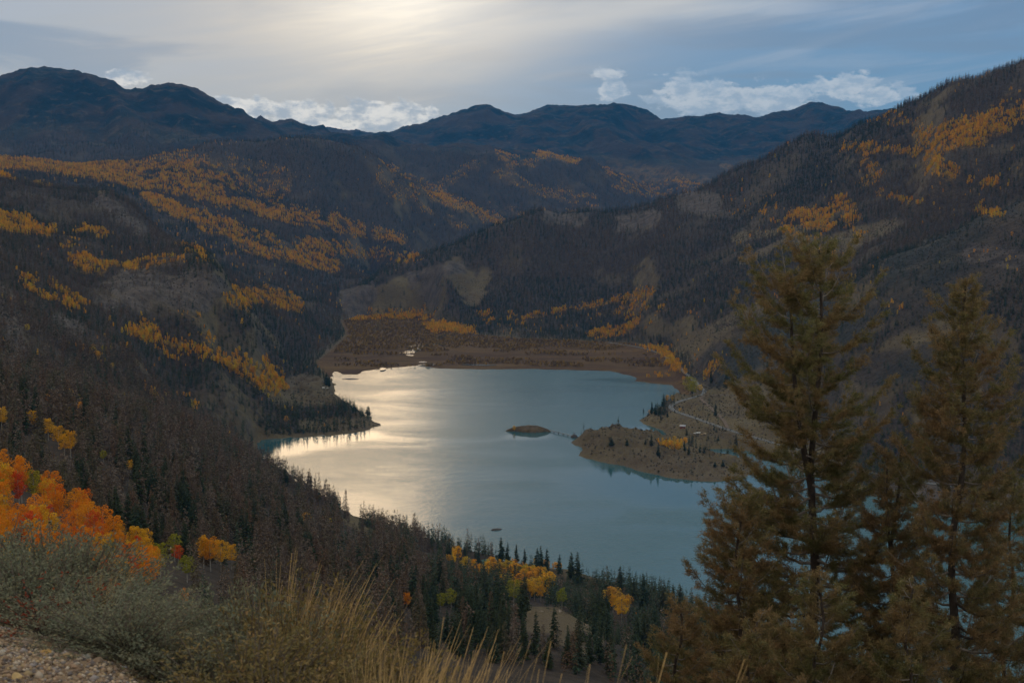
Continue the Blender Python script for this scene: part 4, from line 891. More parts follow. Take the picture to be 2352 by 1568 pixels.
# the sage bank and the old pines hide these
infr &= ~((T[:, 5] > 1600) & (T[:, 6] > 1180)) & ~((T[:, 5] < 640) & (T[:, 6] > 1300)) & ~((T[:, 5] < 900) & (T[:, 6] > 1380))
scr = T[:, 3] / T[:, 1]
for ki, kind in enumerate(('spruce', 'dead', 'aspen')):
    cap_n = {'spruce': 250, 'dead': 285, 'aspen': 200}[kind]
    sel = np.nonzero((T[:, 4] == ki) & vis & infr)[0]
    sel = sel[np.argsort(-scr[sel])][:cap_n]
    rest = np.setdiff1d(np.nonzero(T[:, 4] == ki)[0], sel)
    srcs = []
    hts = T[sel, 3]; q0, q1 = hts.min(), hts.max()
    for r_, i in enumerate(sel):
        x, y, z, h, _, px, py = T[i]
        wh, gid = where_words(px, py, y)
        low_detail = r_ >= cap_n - len(LO[kind])
        cr_ = LO[kind][r_ - (cap_n - len(LO[kind]))] if low_detail else HI[kind][int(rng.integers(len(HI[kind])))]
        dx_, dy_, lm = min(((px - a, (py - b) * 1.6, c) for a, b, c in MARKS), key=lambda m_: math.hypot(m_[0], m_[1]))
        rel = ('just beyond' if dy_ < 0 else 'just in front of') if abs(dy_) > abs(dx_) * .6 else ('on the near-shore side of' if dx_ > 0 else 'on the mountain side of')
        if math.hypot(dx_, dy_) > 110: rel = rel.replace('just ', 'well ')
        lab = '%s %s %s %s' % (SIZE((h - q0) / (q1 - q0)), LOOK[kind][0], rel, lm)
        e = add_tree(kind, x, y, z - .3, h, rng.random() * 6.28, cr_, lab, '%s %s %s' % (LOOK[kind][1], rel, lm), wide=(.85 if kind != 'aspen' else 1.1) + .35 * rng.random())
        if low_detail: srcs.append(e.children[1] if e.children[1].name.startswith('crown') else e.children[0])
    SRC[kind] = srcs
    nm = {'spruce': 'spruce_forest', 'dead': 'dead_conifer_forest', 'aspen': 'aspen_woodland'}[kind]
    stuff_forest(nm, kind, T[rest], {'spruce': 'dark green spruce forest covering the hillsides', 'dead': 'grey-brown beetle-killed conifer forest on the slopes', 'aspen': 'golden aspen stands in streaks across the hillsides'}[kind], 'forest')

# ---------------------------------------------------------------- bank under the viewpoint
GRAVEL = [(-700, 1380), (0, 1395), (110, 1425), (230, 1480), (330, 1520), (440, 1555), (520, 1640), (640, 1900), (-700, 1900)]
gx = inpoly(PX, PY, GRAVEL)
m_bank, t, b = nodemat('bank_soil')
g = t.new('ShaderNodeTexCoord'); pos = g.outputs['Object']
at = t.new('ShaderNodeAttribute', attribute_name='cover'); sc = t.new('ShaderNodeSeparateColor'); t.l.new(at.outputs['Color'], sc.inputs[0])
vo = t.new('ShaderNodeTexVoronoi'); vo.inputs['Scale'].default_value = 60; t.l.new(pos, vo.inputs['Vector'])
vs = t.new('ShaderNodeSeparateColor'); t.l.new(vo.outputs['Color'], vs.inputs[0])
na = t.noise(pos, 14, 6, .65)
c1 = t.mix(vs.outputs[0], lin(.20, .135, .085), lin(.40, .27, .16)); c1 = t.mix(t.ramp(na, .4, .65, 0, .6), c1, lin(.12, .085, .06))
c2 = t.mix(t.ramp(na, .35, .65), lin(.05, .038, .028), lin(.10, .075, .048))
t.put(b.inputs['Base Color'], t.mix(sc.outputs[0], c2, c1)); b.inputs['Roughness'].default_value = .95; b.inputs['Specular IOR Level'].default_value = .1
bp = t.new('ShaderNodeBump'); bp.inputs['Strength'].default_value = .8; bp.inputs['Distance'].default_value = .01; t.put(bp.inputs['Height'], vo.outputs['Distance']); t.put(b.inputs['Normal'], bp.outputs[0])
cols[:J1 + 2, :, 0] = gx[:J1 + 2]
bank = terrain('roadside_bank', 0, J1, m_bank)
sh = mesh_np('road_shoulder', np.array([(-20, -30, 418.5), (25, -30, 418.3), (2.2, 1.61, 418.25), (-1.9, 1.61, 418.5)]), np.array([[0, 1, 2, 3]]), m_bank); put(sh, kind='structure')
a_ = sh.data.color_attributes.new('cover', 'FLOAT_COLOR', 'POINT'); a_.data.foreach_set('color', np.ones(16, np.float32))

def pebble_shape(r):
    v = np.array([(1, 0, 0), (-1, 0, 0), (0, 1, 0), (0, -1, 0), (0, 0, 1), (0, 0, -1), (.6, .6, .5), (-.6, -.5, .5)], float)[:6]
    v = v * (1 + .35 * (r.random((6, 1)) - .5)) + (r.random((6, 3)) - .5) * .35
    f = np.array([(0, 2, 4), (2, 1, 4), (1, 3, 4), (3, 0, 4), (2, 0, 5), (1, 2, 5), (3, 1, 5), (0, 3, 5)])
    return v, f
m_peb, t, b = nodemat('gravel_stone')
at = t.new('ShaderNodeAttribute', attribute_name='tint'); oi = t.new('ShaderNodeObjectInfo')
t.put(b.inputs['Base Color'], at.outputs['Color']); b.inputs['Roughness'].default_value = .9; b.inputs['Specular IOR Level'].default_value = .2
shapes = [pebble_shape(rng) for _ in range(12)]
vs_, fs_, cs_ = [], [], []; o_ = 0
PAL = np.array([(.30, .20, .13), (.40, .29, .19), (.20, .14, .10), (.13, .105, .095), (.45, .36, .27), (.26, .17, .11), (.34, .24, .13), (.24, .20, .18)])
cnt = 0
while cnt < 15000:
    y = 3.0 + 3.2 * rng.random() ** 1.2; u = -.46 + .42 * rng.random(); x = u * y
    z = float(ground(x, y)); px, py = project(x, y, z)
    edge = rng.normal() * 14
    if not inpoly(np.array([px - edge]), np.array([py - edge]), GRAVEL)[0]: 
        if rng.random() > .02: continue
    s = .0045 + .007 * rng.random() ** 2 + (.012 * rng.random() if rng.random() < .03 else 0)
    v, f = shapes[cnt % 12]; a = rng.random() * 6.28; ca, sa = math.cos(a), math.sin(a)
    vv = v * s * [1.2, .95, .7]; vv = np.stack([vv[:, 0] * ca - vv[:, 1] * sa + x, vv[:, 0] * sa + vv[:, 1] * ca + y, vv[:, 2] + z + s * .3], 1)
    vs_.append(vv); fs_.append(f + o_); o_ += 6; cs_.append(np.tile(np.append(PAL[rng.integers(8)] * (.7 + .6 * rng.random()), 1), (6, 1))); cnt += 1
gr = mesh_np('gravel', np.concatenate(vs_), np.concatenate(fs_), m_peb); put(gr, kind='stuff')
a_ = gr.data.color_attributes.new('tint', 'FLOAT_COLOR', 'POINT'); a_.data.foreach_set('color', np.concatenate(cs_).astype(np.float32).ravel())

def stone(px, py, size, col, label, seed, flat=.6):
    p = hit(px, py, 2.0, 8)
    bm = bmesh.new(); bmesh.ops.create_icosphere(bm, subdivisions=2, radius=1); r = random.Random(seed)
    pl = [(Vector((r.uniform(-1, 1), r.uniform(-1, 1), r.uniform(-.4, 1))).normalized(), r.uniform(.55, .85)) for _ in range(9)]
    for v in bm.verts:
        for n_, d_ in pl:
            k = v.co.dot(n_) - d_
            if k > 0: v.co -= n_ * k
        v.co = Vector((v.co.x * 1.2, v.co.y, v.co.z * flat)) * size
    me = bpy.data.meshes.new('stone'); bm.to_mesh(me); bm.free(); me.materials.append(plainmat('stone', col, .9, .25, 30, .2))
    o = bpy.data.objects.new('stone', me); COL.objects.link(o); o.location = p + Vector((0, 0, size * flat * .4)); o.rotation_euler = (r.uniform(-.2, .2), r.uniform(-.2, .2), r.uniform(0, 6))
    put(o, label, 'stone')
for a in [(108, 1500, .022, (.52, .30, .10), 'ochre yellow stone lying on the gravel edge, brightest of all', 1), (62, 1478, .022, (.30, .22, .16), 'rounded tan stone just above the ochre one', 2), (112, 1484, .020, (.28, .18, .10), 'rusty brown block touching the foot of the sagebrush', 3),
          (195, 1512, .020, (.30, .27, .22), 'long pale splinter of rock under the sagebrush edge', 4), (222, 1520, .020, (.26, .18, .12), 'brown wedge stone beside the pale splinter', 5), (284, 1536, .018, (.34, .33, .34), 'light grey stone at the lower edge of the bushes', 6),
          (6, 1500, .018, (.42, .36, .29), 'chalky stone near the frame edge on the gravel', 7), (38, 1556, .020, (.46, .31, .14), 'flat yellowish stone low in the gravel corner', 8), (160, 1500, .024, (.20, .16, .13), 'dark flat slab between gravel and bushes', 9), (396, 1562, .018, (.40, .27, .19), 'pinkish stone at the end of the gravel strip', 10)]: stone(*a)

def boulder(px, py, size, label, seed):
    p = hit(px, py, 400, 800)
    bm = bmesh.new(); bmesh.ops.create_icosphere(bm, subdivisions=3, radius=1); r = random.Random(seed)
    pl = [(Vector((r.uniform(-1, 1), r.uniform(-1, 1), r.uniform(-.4, 1))).normalized(), r.uniform(.5, .85)) for _ in range(14)]
    for v in bm.verts:
        for n_, d_ in pl:
            k = v.co.dot(n_) - d_
            if k > 0: v.co -= n_ * k
        v.co = Vector((v.co.x * 1.7, v.co.y, v.co.z * .8)) * size
    me = bpy.data.meshes.new('boulder'); bm.to_mesh(me); bm.free(); me.materials.append(M_BOULDER); o = bpy.data.objects.new('boulder', me); COL.objects.link(o)
    o.location = p + Vector((0, 0, size * .15)); o.rotation_euler = (r.uniform(-.2, .2), r.uniform(-.2, .2), r.uniform(0, 6)); put(o, label, 'rock')
M_BOULDER = plainmat('outcrop_rock', (.20, .16, .12), .95, .35, .8, .1, 0, .6)
for a in [(1286, 1404, 1.5, 'pale rock lump crowning the bare knoll', 1), (1322, 1412, 1.8, 'blocky pale outcrop on the lake side of the knoll top', 2), (1350, 1440, 1.6, 'pale outcrop halfway down the knoll edge', 3), (1243, 1404, 1.0, 'small pale rock at the forest side of the knoll top', 4), (1372, 1466, 1.5, 'lowest pale outcrop of the knoll edge', 5)]: boulder(*a)

# ---------------------------------------------------------------- shrubs and grass on the bank
def twomat(name, c1, c2, scale, var=.3, trans=.15, c3=None):
    m, t, b = nodemat(name)
    g = t.new('ShaderNodeTexCoord'); n = t.noise(g.outputs['Object'], scale, 3, .6); n2 = t.noise(g.outputs['Object'], scale * 9, 2, .6)
    c = t.mix(t.ramp(n, .40, .60), c1, c2)
    if c3: c = t.mix(t.ramp(n2, .56, .68, 0, .7), c, c3)
    v = t.new('ShaderNodeVectorMath', operation='SCALE'); t.put(v.inputs[0], c); t.put(v.inputs['Scale'], t.ramp(n2, .25, .75, 1 - var, 1 + var))
    t.put(b.inputs['Base Color'], v.outputs[0]); b.inputs['Roughness'].default_value = .8; b.inputs['Specular IOR Level'].default_value = .15
    tr = t.new('ShaderNodeBsdfTranslucent'); t.put(tr.inputs[0], v.outputs[0]); mx = t.new('ShaderNodeMixShader'); mx.inputs[0].default_value = trans
    t.l.new(b.outputs[0], mx.inputs[1]); t.l.new(tr.outputs[0], mx.inputs[2]); t.l.new(mx.outputs[0], t.n['Material Output'].inputs[0])
    return m
M_SAGE = twomat('sage_leaf', lin(.145, .160, .105), lin(.195, .190, .120), 3, .35, .25, lin(.24, .17, .07))
M_RABBIT = twomat('rabbitbrush_leaf', lin(.17, .135, .050), lin(.23, .16, .06), 3, .35, .25, lin(.28, .16, .08))
M_STEM = plainmat('shrub_stem', (.13, .10, .075), .9, .3, 20)
M_STRAW = twomat('straw', lin(.55, .36, .15), lin(.38, .25, .11), 6, .25, .25)
M_REDLEAF = twomat('red_leaf', lin(.20, .030, .018), lin(.28, .06, .02), 6, .3, .25)

def shrub_mesh(seed, nst, nlf, leaf, upright, mat_leaf, spread=1.0):
    """unit-size bush: stems fan out of one root, small leaves crowd their upper part"""
    r = np.random.default_rng(seed); sv, lv = [], []
    a = r.random(nst) * 6.283; q = (r.random(nst) ** .5); rad = q * spread * .55; top = (1 - .45 * q ** 2) * (.72 + .28 * r.random(nst))
    LP = []; LD = []
    for i in range(nst):
        e = np.array([rad[i] * math.cos(a[i]), rad[i] * math.sin(a[i]), top[i]]); m = e * [.45 * (1 - upright * .5), .45 * (1 - upright * .5), .5] + (r.random(3) - .5) * .05
        sv.append(cone_tube((0, 0, -.05), m, .009, .006, 3)); sv.append(cone_tube(m, e, .006, .002, 3))
        tt = 1 - .72 * r.random(nlf) ** 1.2; P_ = np.where(tt[:, None] > .5, m + (e - m) * ((tt - .5) * 2)[:, None], m * (tt * 2)[:, None])
        P_ = P_ + r.normal(size=(nlf, 3)) * .018; LP.append(P_); dd_ = r.normal(size=(nlf, 3)) * .8 + (e - m) / (np.linalg.norm(e - m) + 1e-6) * .9 + [0, 0, .3]; LD.append(dd_)
    LP = np.concatenate(LP); LD = np.concatenate(LD); n_ = len(LP)
    lb = blades(LP, LD, leaf * (.6 + .8 * r.random(n_)), leaf * .38 * np.ones(n_), r.random(n_) * 6, .1, r)
    st = join(sv); vf = join([lb, st]); mi = np.zeros(len(vf[1]), np.int32); 
    return (lb, st)
def make_shrub_kind(seed, *args):
    lb, st = shrub_mesh(seed, *args); return mesh_of('foliage', lb, [args[4]]), mesh_of('stems', st, [M_STEM])
SAGE = [make_shrub_kind(s, 120, 62, .032, .3, M_SAGE, 1.25) for s in (1, 2, 3)]
RABB = [make_shrub_kind(s, 170, 62, .030, .6, M_RABBIT, 1.15) for s in (4, 5)]
def place_shrub(kinds, k, px, top_py, Yd, width, name, label, group, cat='shrub'):
    u, t_ = ray(px, top_py); x = u * Yd; zt = H + t_ * Yd; zg = float(ground(x, Yd)); h = max(.25, zt - zg)
    e = bpy.data.objects.new(name, None); COL.objects.link(e); e.location = (x, Yd, zg); e.rotation_euler = (0, 0, random.uniform(0, 6)); e.scale = (width, width, h); put(e, label, cat, group)
    for nm, me in zip(('foliage', 'stem'), kinds[k % len(kinds)]):
        o = bpy.data.objects.new(nm, me); COL.objects.link(o); o.parent = e
S_ = [(-30, 1180, 6.8, 1.1, 'grey-green sagebrush cut by the frame edge, furthest up the bank'), (95, 1188, 6.4, 1.0, 'tall grey-green sagebrush below the orange grove'), (160, 1215, 5.9, 1.0, 'sagebrush with upright plumes before the orange grove'), (30, 1265, 5.6, .9, 'dense sagebrush above the red-leaved shrub'),
      (215, 1320, 5.4, 1.0, 'olive sagebrush where a few straw blades lean out'), (330, 1400, 5.2, .9, 'sagebrush behind the lowest bush of the gravel edge'), (225, 1405, 4.7, .8, 'low blue-green sagebrush overhanging the gravel'), (300, 1460, 4.5, .7, 'lowest small sagebrush touching the gravel strip'), (400, 1420, 5.0, .9, 'sagebrush under the small golden aspen top'),
      (300, 1350, 6.0, .9, 'sagebrush standing before the lime-yellow aspen'), (508, 1318, 5.3, .8, 'pointed sagebrush plume in the middle of the bank'), (575, 1340, 4.8, .9, 'broad sagebrush left of the golden grass tuft'), (120, 1330, 5.3, .8, 'shaded sagebrush beside the red-leaved shrub'), (450, 1480, 4.3, .8, 'sagebrush at the bottom where the gravel ends'), (400, 1500, 4.4, .6, 'small dull sagebrush above the last gravel'), (60, 1225, 6.0, .9, 'silvery sagebrush between the two tallest ones')]
for i, a in enumerate(S_): place_shrub(SAGE, i, a[0], a[1], a[2], a[3] * .8, 'sagebrush', a[4], 'sagebrush on the roadside bank')
R_ = [(690, 1290, 5.5, .8, 'tall yellow-green rabbitbrush behind the golden grass'), (640, 1350, 5.0, .8, 'rabbitbrush full of straw stems in the middle of the bank'), (790, 1385, 5.0, .9, 'rounded rabbitbrush at the end of the shrub belt'), (730, 1430, 4.4, .8, 'low rabbitbrush in front of the golden grass'), (560, 1440, 4.2, .9, 'olive rabbitbrush at the bottom between gravel and grass'), (840, 1480, 4.2, .7, 'small rabbitbrush beside the lowest straw tuft'),
      (640, 1500, 3.9, .8, 'rabbitbrush nearest to the lower edge'), (480, 1560, 3.9, .6, 'tiny rabbitbrush against the last gravel'), (770, 1530, 3.8, .6, 'thin rabbitbrush mixed with straw low in front')]
for i, a in enumerate(R_): place_shrub(RABB, i, a[0], a[1], a[2], a[3] * .95, 'rabbitbrush', a[4], 'rabbitbrush on the roadside bank')
# red-leaved shrub
e_lb, e_st = shrub_mesh(9, 22, 16, .055, .2, M_REDLEAF, 1.7)
place_shrub([(mesh_of('foliage', e_lb, [M_REDLEAF]), mesh_of('stems', e_st, [plainmat('dark_stem', (.05, .03, .025), .9, .2, 20)]))], 0, 88, 1385, 4.95, .42, 'currant_bush', 'low bush with scarlet leaves and dark bare stems above the gravel', None)

def grass_mesh(seed, nb, lean=(.25, .05), spread=.28, width=.006, heads=False):
    r = np.random.default_rng(seed); V_, F_ = [], []; o_ = 0
    for i in range(nb):
        a = r.random() * 6.283; s = r.random() ** .5 * spread; h = .55 + .45 * r.random(); base = np.array([.06 * math.cos(a) * r.random(), .06 * math.sin(a) * r.random(), -.03])
        tip = np.array([s * math.cos(a) + lean[0] * h * (.4 + r.random()), s * math.sin(a) + lean[1] * h, h]); c_ = base * .5 + tip * [.30, .30, .62]; c_[2] += 0
        wd = np.array([math.cos(a + 1.57), math.sin(a + 1.57), 0]) * width * (.6 + .8 * r.random()); nseg = 5; vs = []
        for k in range(nseg + 1):
            t_ = k / nseg; p = base * (1 - t_) ** 2 + 2 * c_ * t_ * (1 - t_) + tip * t_ ** 2; w = wd * (1 - .85 * t_)
            if heads and t_ > .8: w = wd * 1.9 * (1.25 - t_) * 2
            vs += [p - w, p + w]
        V_.append(np.array(vs)); F_.append(np.array([[2 * k, 2 * k + 1, 2 * k + 3] for k in range(nseg)] + [[2 * k, 2 * k + 3, 2 * k + 2] for k in range(nseg)]) + o_); o_ += len(vs)
    return np.concatenate(V_), np.concatenate(F_)
TUFT = [mesh_of('bunchgrass', grass_mesh(s, 150, (.14, .04), .30, .0035), [M_STRAW]) for s in (1, 2, 3)]
THIN = [mesh_of('bunchgrass', grass_mesh(s, 16, (.20, .05), .30, .0020, True), [M_STRAW]) for s in (4, 5)]
def place_tuft(kinds, k, px, top_py, Yd, width, label, group):
    u, t_ = ray(px, top_py); x = u * Yd; zg = float(ground(x, Yd)); h = max(.2, H + t_ * Yd - zg)
    o = bpy.data.objects.new('bunchgrass', kinds[k % len(kinds)]); COL.objects.link(o); o.location = (x - .12 * h, Yd, zg); o.scale = (width, width, h); o.rotation_euler = (0, 0, random.uniform(-.4, .4)); put(o, label, 'grass', group)
G_ = [(690, 1305, 5.1, 1.1, 'tallest golden bunchgrass fanning out of the rabbitbrush'), (755, 1350, 4.9, 1.1, 'golden bunchgrass leaning out beyond the rabbitbrush'), (640, 1360, 5.2, .9, 'straw tuft just behind the broad sagebrush'), (800, 1410, 4.7, .9, 'straw tuft on the shoulder of the rounded rabbitbrush'), (245, 1305, 5.4, .5, 'a few straw blades sticking up from the sagebrush'), (390, 1400, 4.9, .6, 'thin straw tuft between two sagebrushes'),
      (930, 1480, 3.9, .8, 'short golden tuft at the bottom centre'), (985, 1500, 3.7, .9, 'golden tuft beside the short one at the bottom'), (1040, 1480, 3.6, .9, 'golden tuft with tall leaning blades at the bottom'), (880, 1520, 3.7, .8, 'dense straw tuft under the small rabbitbrush'), (1090, 1520, 3.5, .8, 'last dense golden tuft of the bottom row'), (960, 1550, 3.3, .9, 'broad straw tuft nearest the viewer')]
for i, a in enumerate(G_): place_tuft(TUFT, i, *a, 'golden bunchgrass on the bank')
G2 = [(1040, 1440, 3.2, .6, 'single tall blurred stalks with pale seed heads'), (1140, 1480, 3.1, .8, 'sparse stalks bending over the dark forest'), (1270, 1510, 3.0, .8, 'sparse blurred stalks below the bare knoll'), (1400, 1500, 2.8, .7, 'thin stalks rising beside the bare knoll'), (1500, 1520, 2.8, .8, 'thin stalks before the brown pine foliage'), (1180, 1530, 3.3, .7, 'low sparse stalks next to the last dense tuft'), (1600, 1545, 2.7, .7, 'outermost arching stalk at the foot of the pines')]
for i, a in enumerate(G2): place_tuft(THIN, i, *a, 'loose grass stalks close to the viewpoint')

# ---------------------------------------------------------------- the old pines at the right
M_PINE = twomat('pine_needles', lin(.165, .158, .062), lin(.265, .178, .084), .9, .4, .42, lin(.26, .18, .09))
M_PINE2 = twomat('pine_needles_rusty', lin(.170, .150, .062), lin(.255, .168, .082), .8, .4, .42, lin(.27, .16, .08))
M_BARK = plainmat('pine_bark', (.060, .048, .040), .95, .35, 6, .1, 0, .5)
M_TWIG = plainmat('pine_twig', (.190, .160, .135), .9, .35, 6)
def polytube(pts, r0, r1, k=5):
    n_ = len(pts) - 1; return join([cone_tube(pts[i], pts[i + 1], r0 + (r1 - r0) * i / n_, r0 + (r1 - r0) * (i + 1) / n_, k) for i in range(n_)])
def pine(px, top_py, Yd, env, seed, label, dens=1.0, leaders=1, mat=None, rise_top=.9, tr=.17):
    """env: (picture row, half width in picture units) from the top down"""
    r = np.random.default_rng(seed); u, t_ = ray(px, top_py); x0, zt = u * Yd, H + t_ * Yd; zg = float(ground(x0, Yd)) - .15; hgt = zt - zg
    sc_ = Yd / F; ez = np.array([H + ray(px, e_[0])[1] * Yd for e_ in env]) - zg; er = np.array([e_[1] for e_ in env]) * sc_
    o_ = np.argsort(ez); ez, er = ez[o_], er[o_]
    root = bpy.data.objects.new('pine_tree', None); COL.objects.link(root); root.location = (x0, Yd, zg); put(root, label, 'tree')
    wand = [np.array([.10 * math.sin(i * 1.3 + seed) * min(1, i / 3), .10 * math.cos(i * 1.7 + seed), hgt * i / 10]) for i in range(11)]
    mesh_np('trunk', *polytube(wand, tr, .025, 10), M_BARK, root, smooth=True)
    tp = np.array(wand)
    stems = [(tp, 0.0)]
    for q in range(leaders - 1):
        a = math.pi; b0 = .55; p0 = np.array([np.interp(b0 * hgt, tp[:, 2], tp[:, 0]), 0, b0 * hgt]); sp = er.max() * .24
        pts = [p0 + np.array([sp * math.cos(a) * (1 - (1 - s) ** 2), sp * math.sin(a) * s, s * hgt * (.955 - b0)]) for s in np.linspace(0, 1, 7)]
        mesh_np('leader', *polytube(pts, tr * .55, .02, 7), M_BARK, root, smooth=True); stems.append((np.array(pts), b0))
    NP_, ND_, thin, limbs = [], [], [], []
    z = .10 * hgt; k = 0
    while z < hgt * .995:
        z += (.085 + .12 * r.random() * (1 - .5 * z / hgt)) / dens
        if z > hgt: break
        f_ = z / hgt; st, _ = stems[k % len(stems)] if z > .56 * hgt else stems[0]; k += 1
        c0 = np.array([np.interp(z, st[:, 2], st[:, 0]), np.interp(z, st[:, 2], st[:, 1]), z]) if z < st[-1, 2] else np.array([*tp[-1, :2], z])
        zz_ = min(z + .3, hgt)
        R = float(np.interp(z + .25, ez, er)) * (.62 + .45 * r.random() ** .7)
        if leaders > 1 and z > .56 * hgt: R *= .80
        a = k * 2.399 + r.random() * 1.3; rise = (.10 + rise_top * f_ ** 2.5) + (r.random() - .5) * .3; R = max(R, .18)
        dr = np.array([math.cos(a), math.sin(a), 0]); n_ = 6
        bend = (r.random() - .5) * .5; sd_ = np.array([-dr[1], dr[0], 0])
        pts = [c0 + dr * R * s + sd_ * bend * R * s * s * .5 + np.array([0, 0, R * (rise * s + .28 * s * s - .18 * math.sin(s * 3.1))]) for s in np.linspace(0, 1, n_)]
        rb = .012 + .018 * R * (1.2 - f_)
        (limbs if R > 1.35 and r.random() < .5 and len(limbs) < 16 else thin).append(polytube(pts, rb, .006, 4 if R < 1.3 else 6))
        pa = np.array(pts); nt = int(4 + R * 11)
        for j in range(nt):
            s = .14 + .86 * (j + r.random()) / nt; p = np.array([np.interp(s, np.linspace(0, 1, n_), pa[:, q]) for q in range(3)])
            side_ = 1 if j % 2 else -1; al = .5 + .5 * r.random(); TL = (.16 + .36 * R * (1.1 - s)) * (.6 + .6 * r.random()); TL = min(TL, .75)
            td = dr * math.cos(al) + sd_ * side_ * math.sin(al) + np.array([0, 0, .25 + .5 * (r.random() - .3)])
            td /= np.linalg.norm(td); e_ = p + td * TL
            thin.append(cone_tube(p, e_, .006, .003, 3))
            if r.random() < .10: continue                      # bare dead twig
            nk = int(2 + TL * 14)
            for q in range(nk):
                s2 = .2 + .8 * (q + r.random()) / nk; p2 = p + td * TL * s2; d2 = td + r.normal(size=3) * .65 + [0, 0, .18]; d2 /= np.linalg.norm(d2); l2 = .06 + .13 * r.random()
                for w in range(3):
                    NP_.append(p2 + d2 * l2 * w / 3); ND_.append(d2)
    NP_ = np.array(NP_); ND_ = np.array(ND_); m_ = 6
    Pn = np.repeat(NP_, m_, 0) + r.normal(size=(len(NP_) * m_, 3)) * .030; Dn = np.repeat(ND_, m_, 0) * .9 + r.normal(size=(len(NP_) * m_, 3)) * .55
    n_ = len(Pn); Dn /= np.linalg.norm(Dn, axis=1, keepdims=True); Ln = .065 + .045 * r.random(n_)
    S3 = np.cross(Dn, r.normal(size=(n_, 3))); S3 /= np.linalg.norm(S3, axis=1, keepdims=True)
    v = np.stack([Pn - S3 * .0075, Pn + S3 * .0075, Pn + Dn * Ln[:, None]], 1).reshape(-1, 3)
    fo = mesh_np('foliage', v, np.arange(n_ * 3).reshape(-1, 3), mat or M_PINE, root); put(fo, kind='stuff')
    for lb_ in limbs: mesh_np('limb', *lb_, M_BARK, root, smooth=True)
    tw = mesh_np('twigs', *join(thin), M_TWIG, root); put(tw, kind='stuff')
    print('pine', px, 'h %.1f' % hgt, 'needles', n_)
    return root
pine(1885, 575, 37, [(575, 55), (600, 100), (650, 140), (700, 165), (760, 195), (850, 215), (950, 225), (1050, 225), (1150, 225), (1250, 230), (1350, 240), (1500, 260), (1700, 260)], 3, 'tallest brown-olive pine with a rounded double top in front of the lake', 1.15, 2, None, .7, .20)
pine(2222, 645, 33, [(645, 14), (700, 50), (760, 85), (850, 120), (950, 135), (1050, 145), (1150, 150), (1250, 165), (1400, 185), (1600, 200)], 5, 'slender rust-tipped pine with a pointed top at the edge of the view', 1.15, 1, M_PINE2, .8, .15)
pine(1700, 1150, 34, [(1150, 40), (1200, 95), (1280, 120), (1400, 130), (1600, 150)], 7, 'bushy young pine leaning over the water under the tallest pine', 1.3, 1, M_PINE2, .9, .09)
pine(2065, 1010, 35, [(1010, 14), (1060, 60), (1120, 88), (1200, 105), (1400, 115), (1600, 125)], 8, 'rusty young pine filling the gap between the two big pines', 1.0, 2, M_PINE2, .9, .09)
pine(1560, 1385, 31, [(1385, 8), (1430, 45), (1500, 75), (1650, 110)], 9, 'lowest brown pine top at the foot of the pine group', 1.2, 1, M_PINE2, .8, .06)
pine(1885, 1320, 29, [(1320, 10), (1380, 60), (1450, 105), (1600, 150)], 10, 'small pine top in front of the tallest pine trunk', 1.1, 1, None, .8, .06)
pine(2330, 1110, 36, [(1110, 14), (1180, 60), (1300, 95), (1450, 110), (1650, 120)], 12, 'green pine cut by the frame edge behind the slender pine', 1.0, 1, None, .8, .08)
pine(2090, 1350, 28, [(1350, 10), (1400, 50), (1480, 95), (1650, 130)], 13, 'low olive pine top between the trunks at the bottom', 1.1, 1, None, .8, .06)
pine(1730, 1430, 27, [(1430, 10), (1480, 60), (1560, 100), (1700, 130)], 14, 'dark brown pine top at the bottom below the bushy young pine', 1.1, 1, M_PINE2, .8, .06)

# ---------------------------------------------------------------- autumn grove and lone aspens
NEARA = [[mesh_of('aspen_crown', leafcloud(s, 2400, .0100, .18 + .02 * (s % 3), .28, 22), [m_]) for s in (31, 32, 33)] for m_ in (M_ORANGE, M_YELLOW, M_RED, M_LIME)]
grove_poly = [(-60, 1135), (60, 1150), (150, 1190), (235, 1240), (330, 1290), (375, 1330), (340, 1370), (200, 1380), (60, 1350), (-60, 1340)]
gg = random.Random(4); k_ = 0; tries = 0; placed = []
while k_ < 125 and tries < 4000:
    tries += 1
    px, py = gg.uniform(-60, 380), gg.uniform(1130, 1390)
    if not inpoly(np.array([px]), np.array([py]), grove_poly)[0]: continue
    p = hit(px, py, 150, 900)
    if any((p - q).length < 2.4 for q in placed): continue
    placed.append(p); k_ += 1
    hpx = gg.uniform(90, 128) * (1.0 if px < 240 else .82); h = hpx / F * p.y
    c_ = gg.choices([0, 1, 2, 3], [.66, .20, .07, .07])[0]
    cn = ['orange', 'golden', 'scarlet', 'yellow-green'][c_]; row = 'back row' if py < 1215 + max(0, px - 100) * .4 else 'front row'; side_ = 'thick end' if px < 150 else ('middle' if px < 260 else 'thin end')
    add_tree('aspen', p.x, p.y, p.z - .2, h, gg.random() * 6, NEARA[c_][k_ % 3], '%s aspen in the %s at the %s of the blazing grove' % (cn, row, side_), '%s aspens, %s, %s of the grove' % (cn, row, side_), wide=.95 + .3 * gg.random())
print('grove', k_, placed[0].y, placed[-1].y)
for i, (px, py, hp, c_, lab) in enumerate(LONE):
    p = hit(px, py, 120, 1600); add_tree('aspen', p.x, p.y, p.z - .2, 1.15 * hp / F * p.y, i * 1.7, NEARA[c_][i % 3], lab, None, wide=1.35)
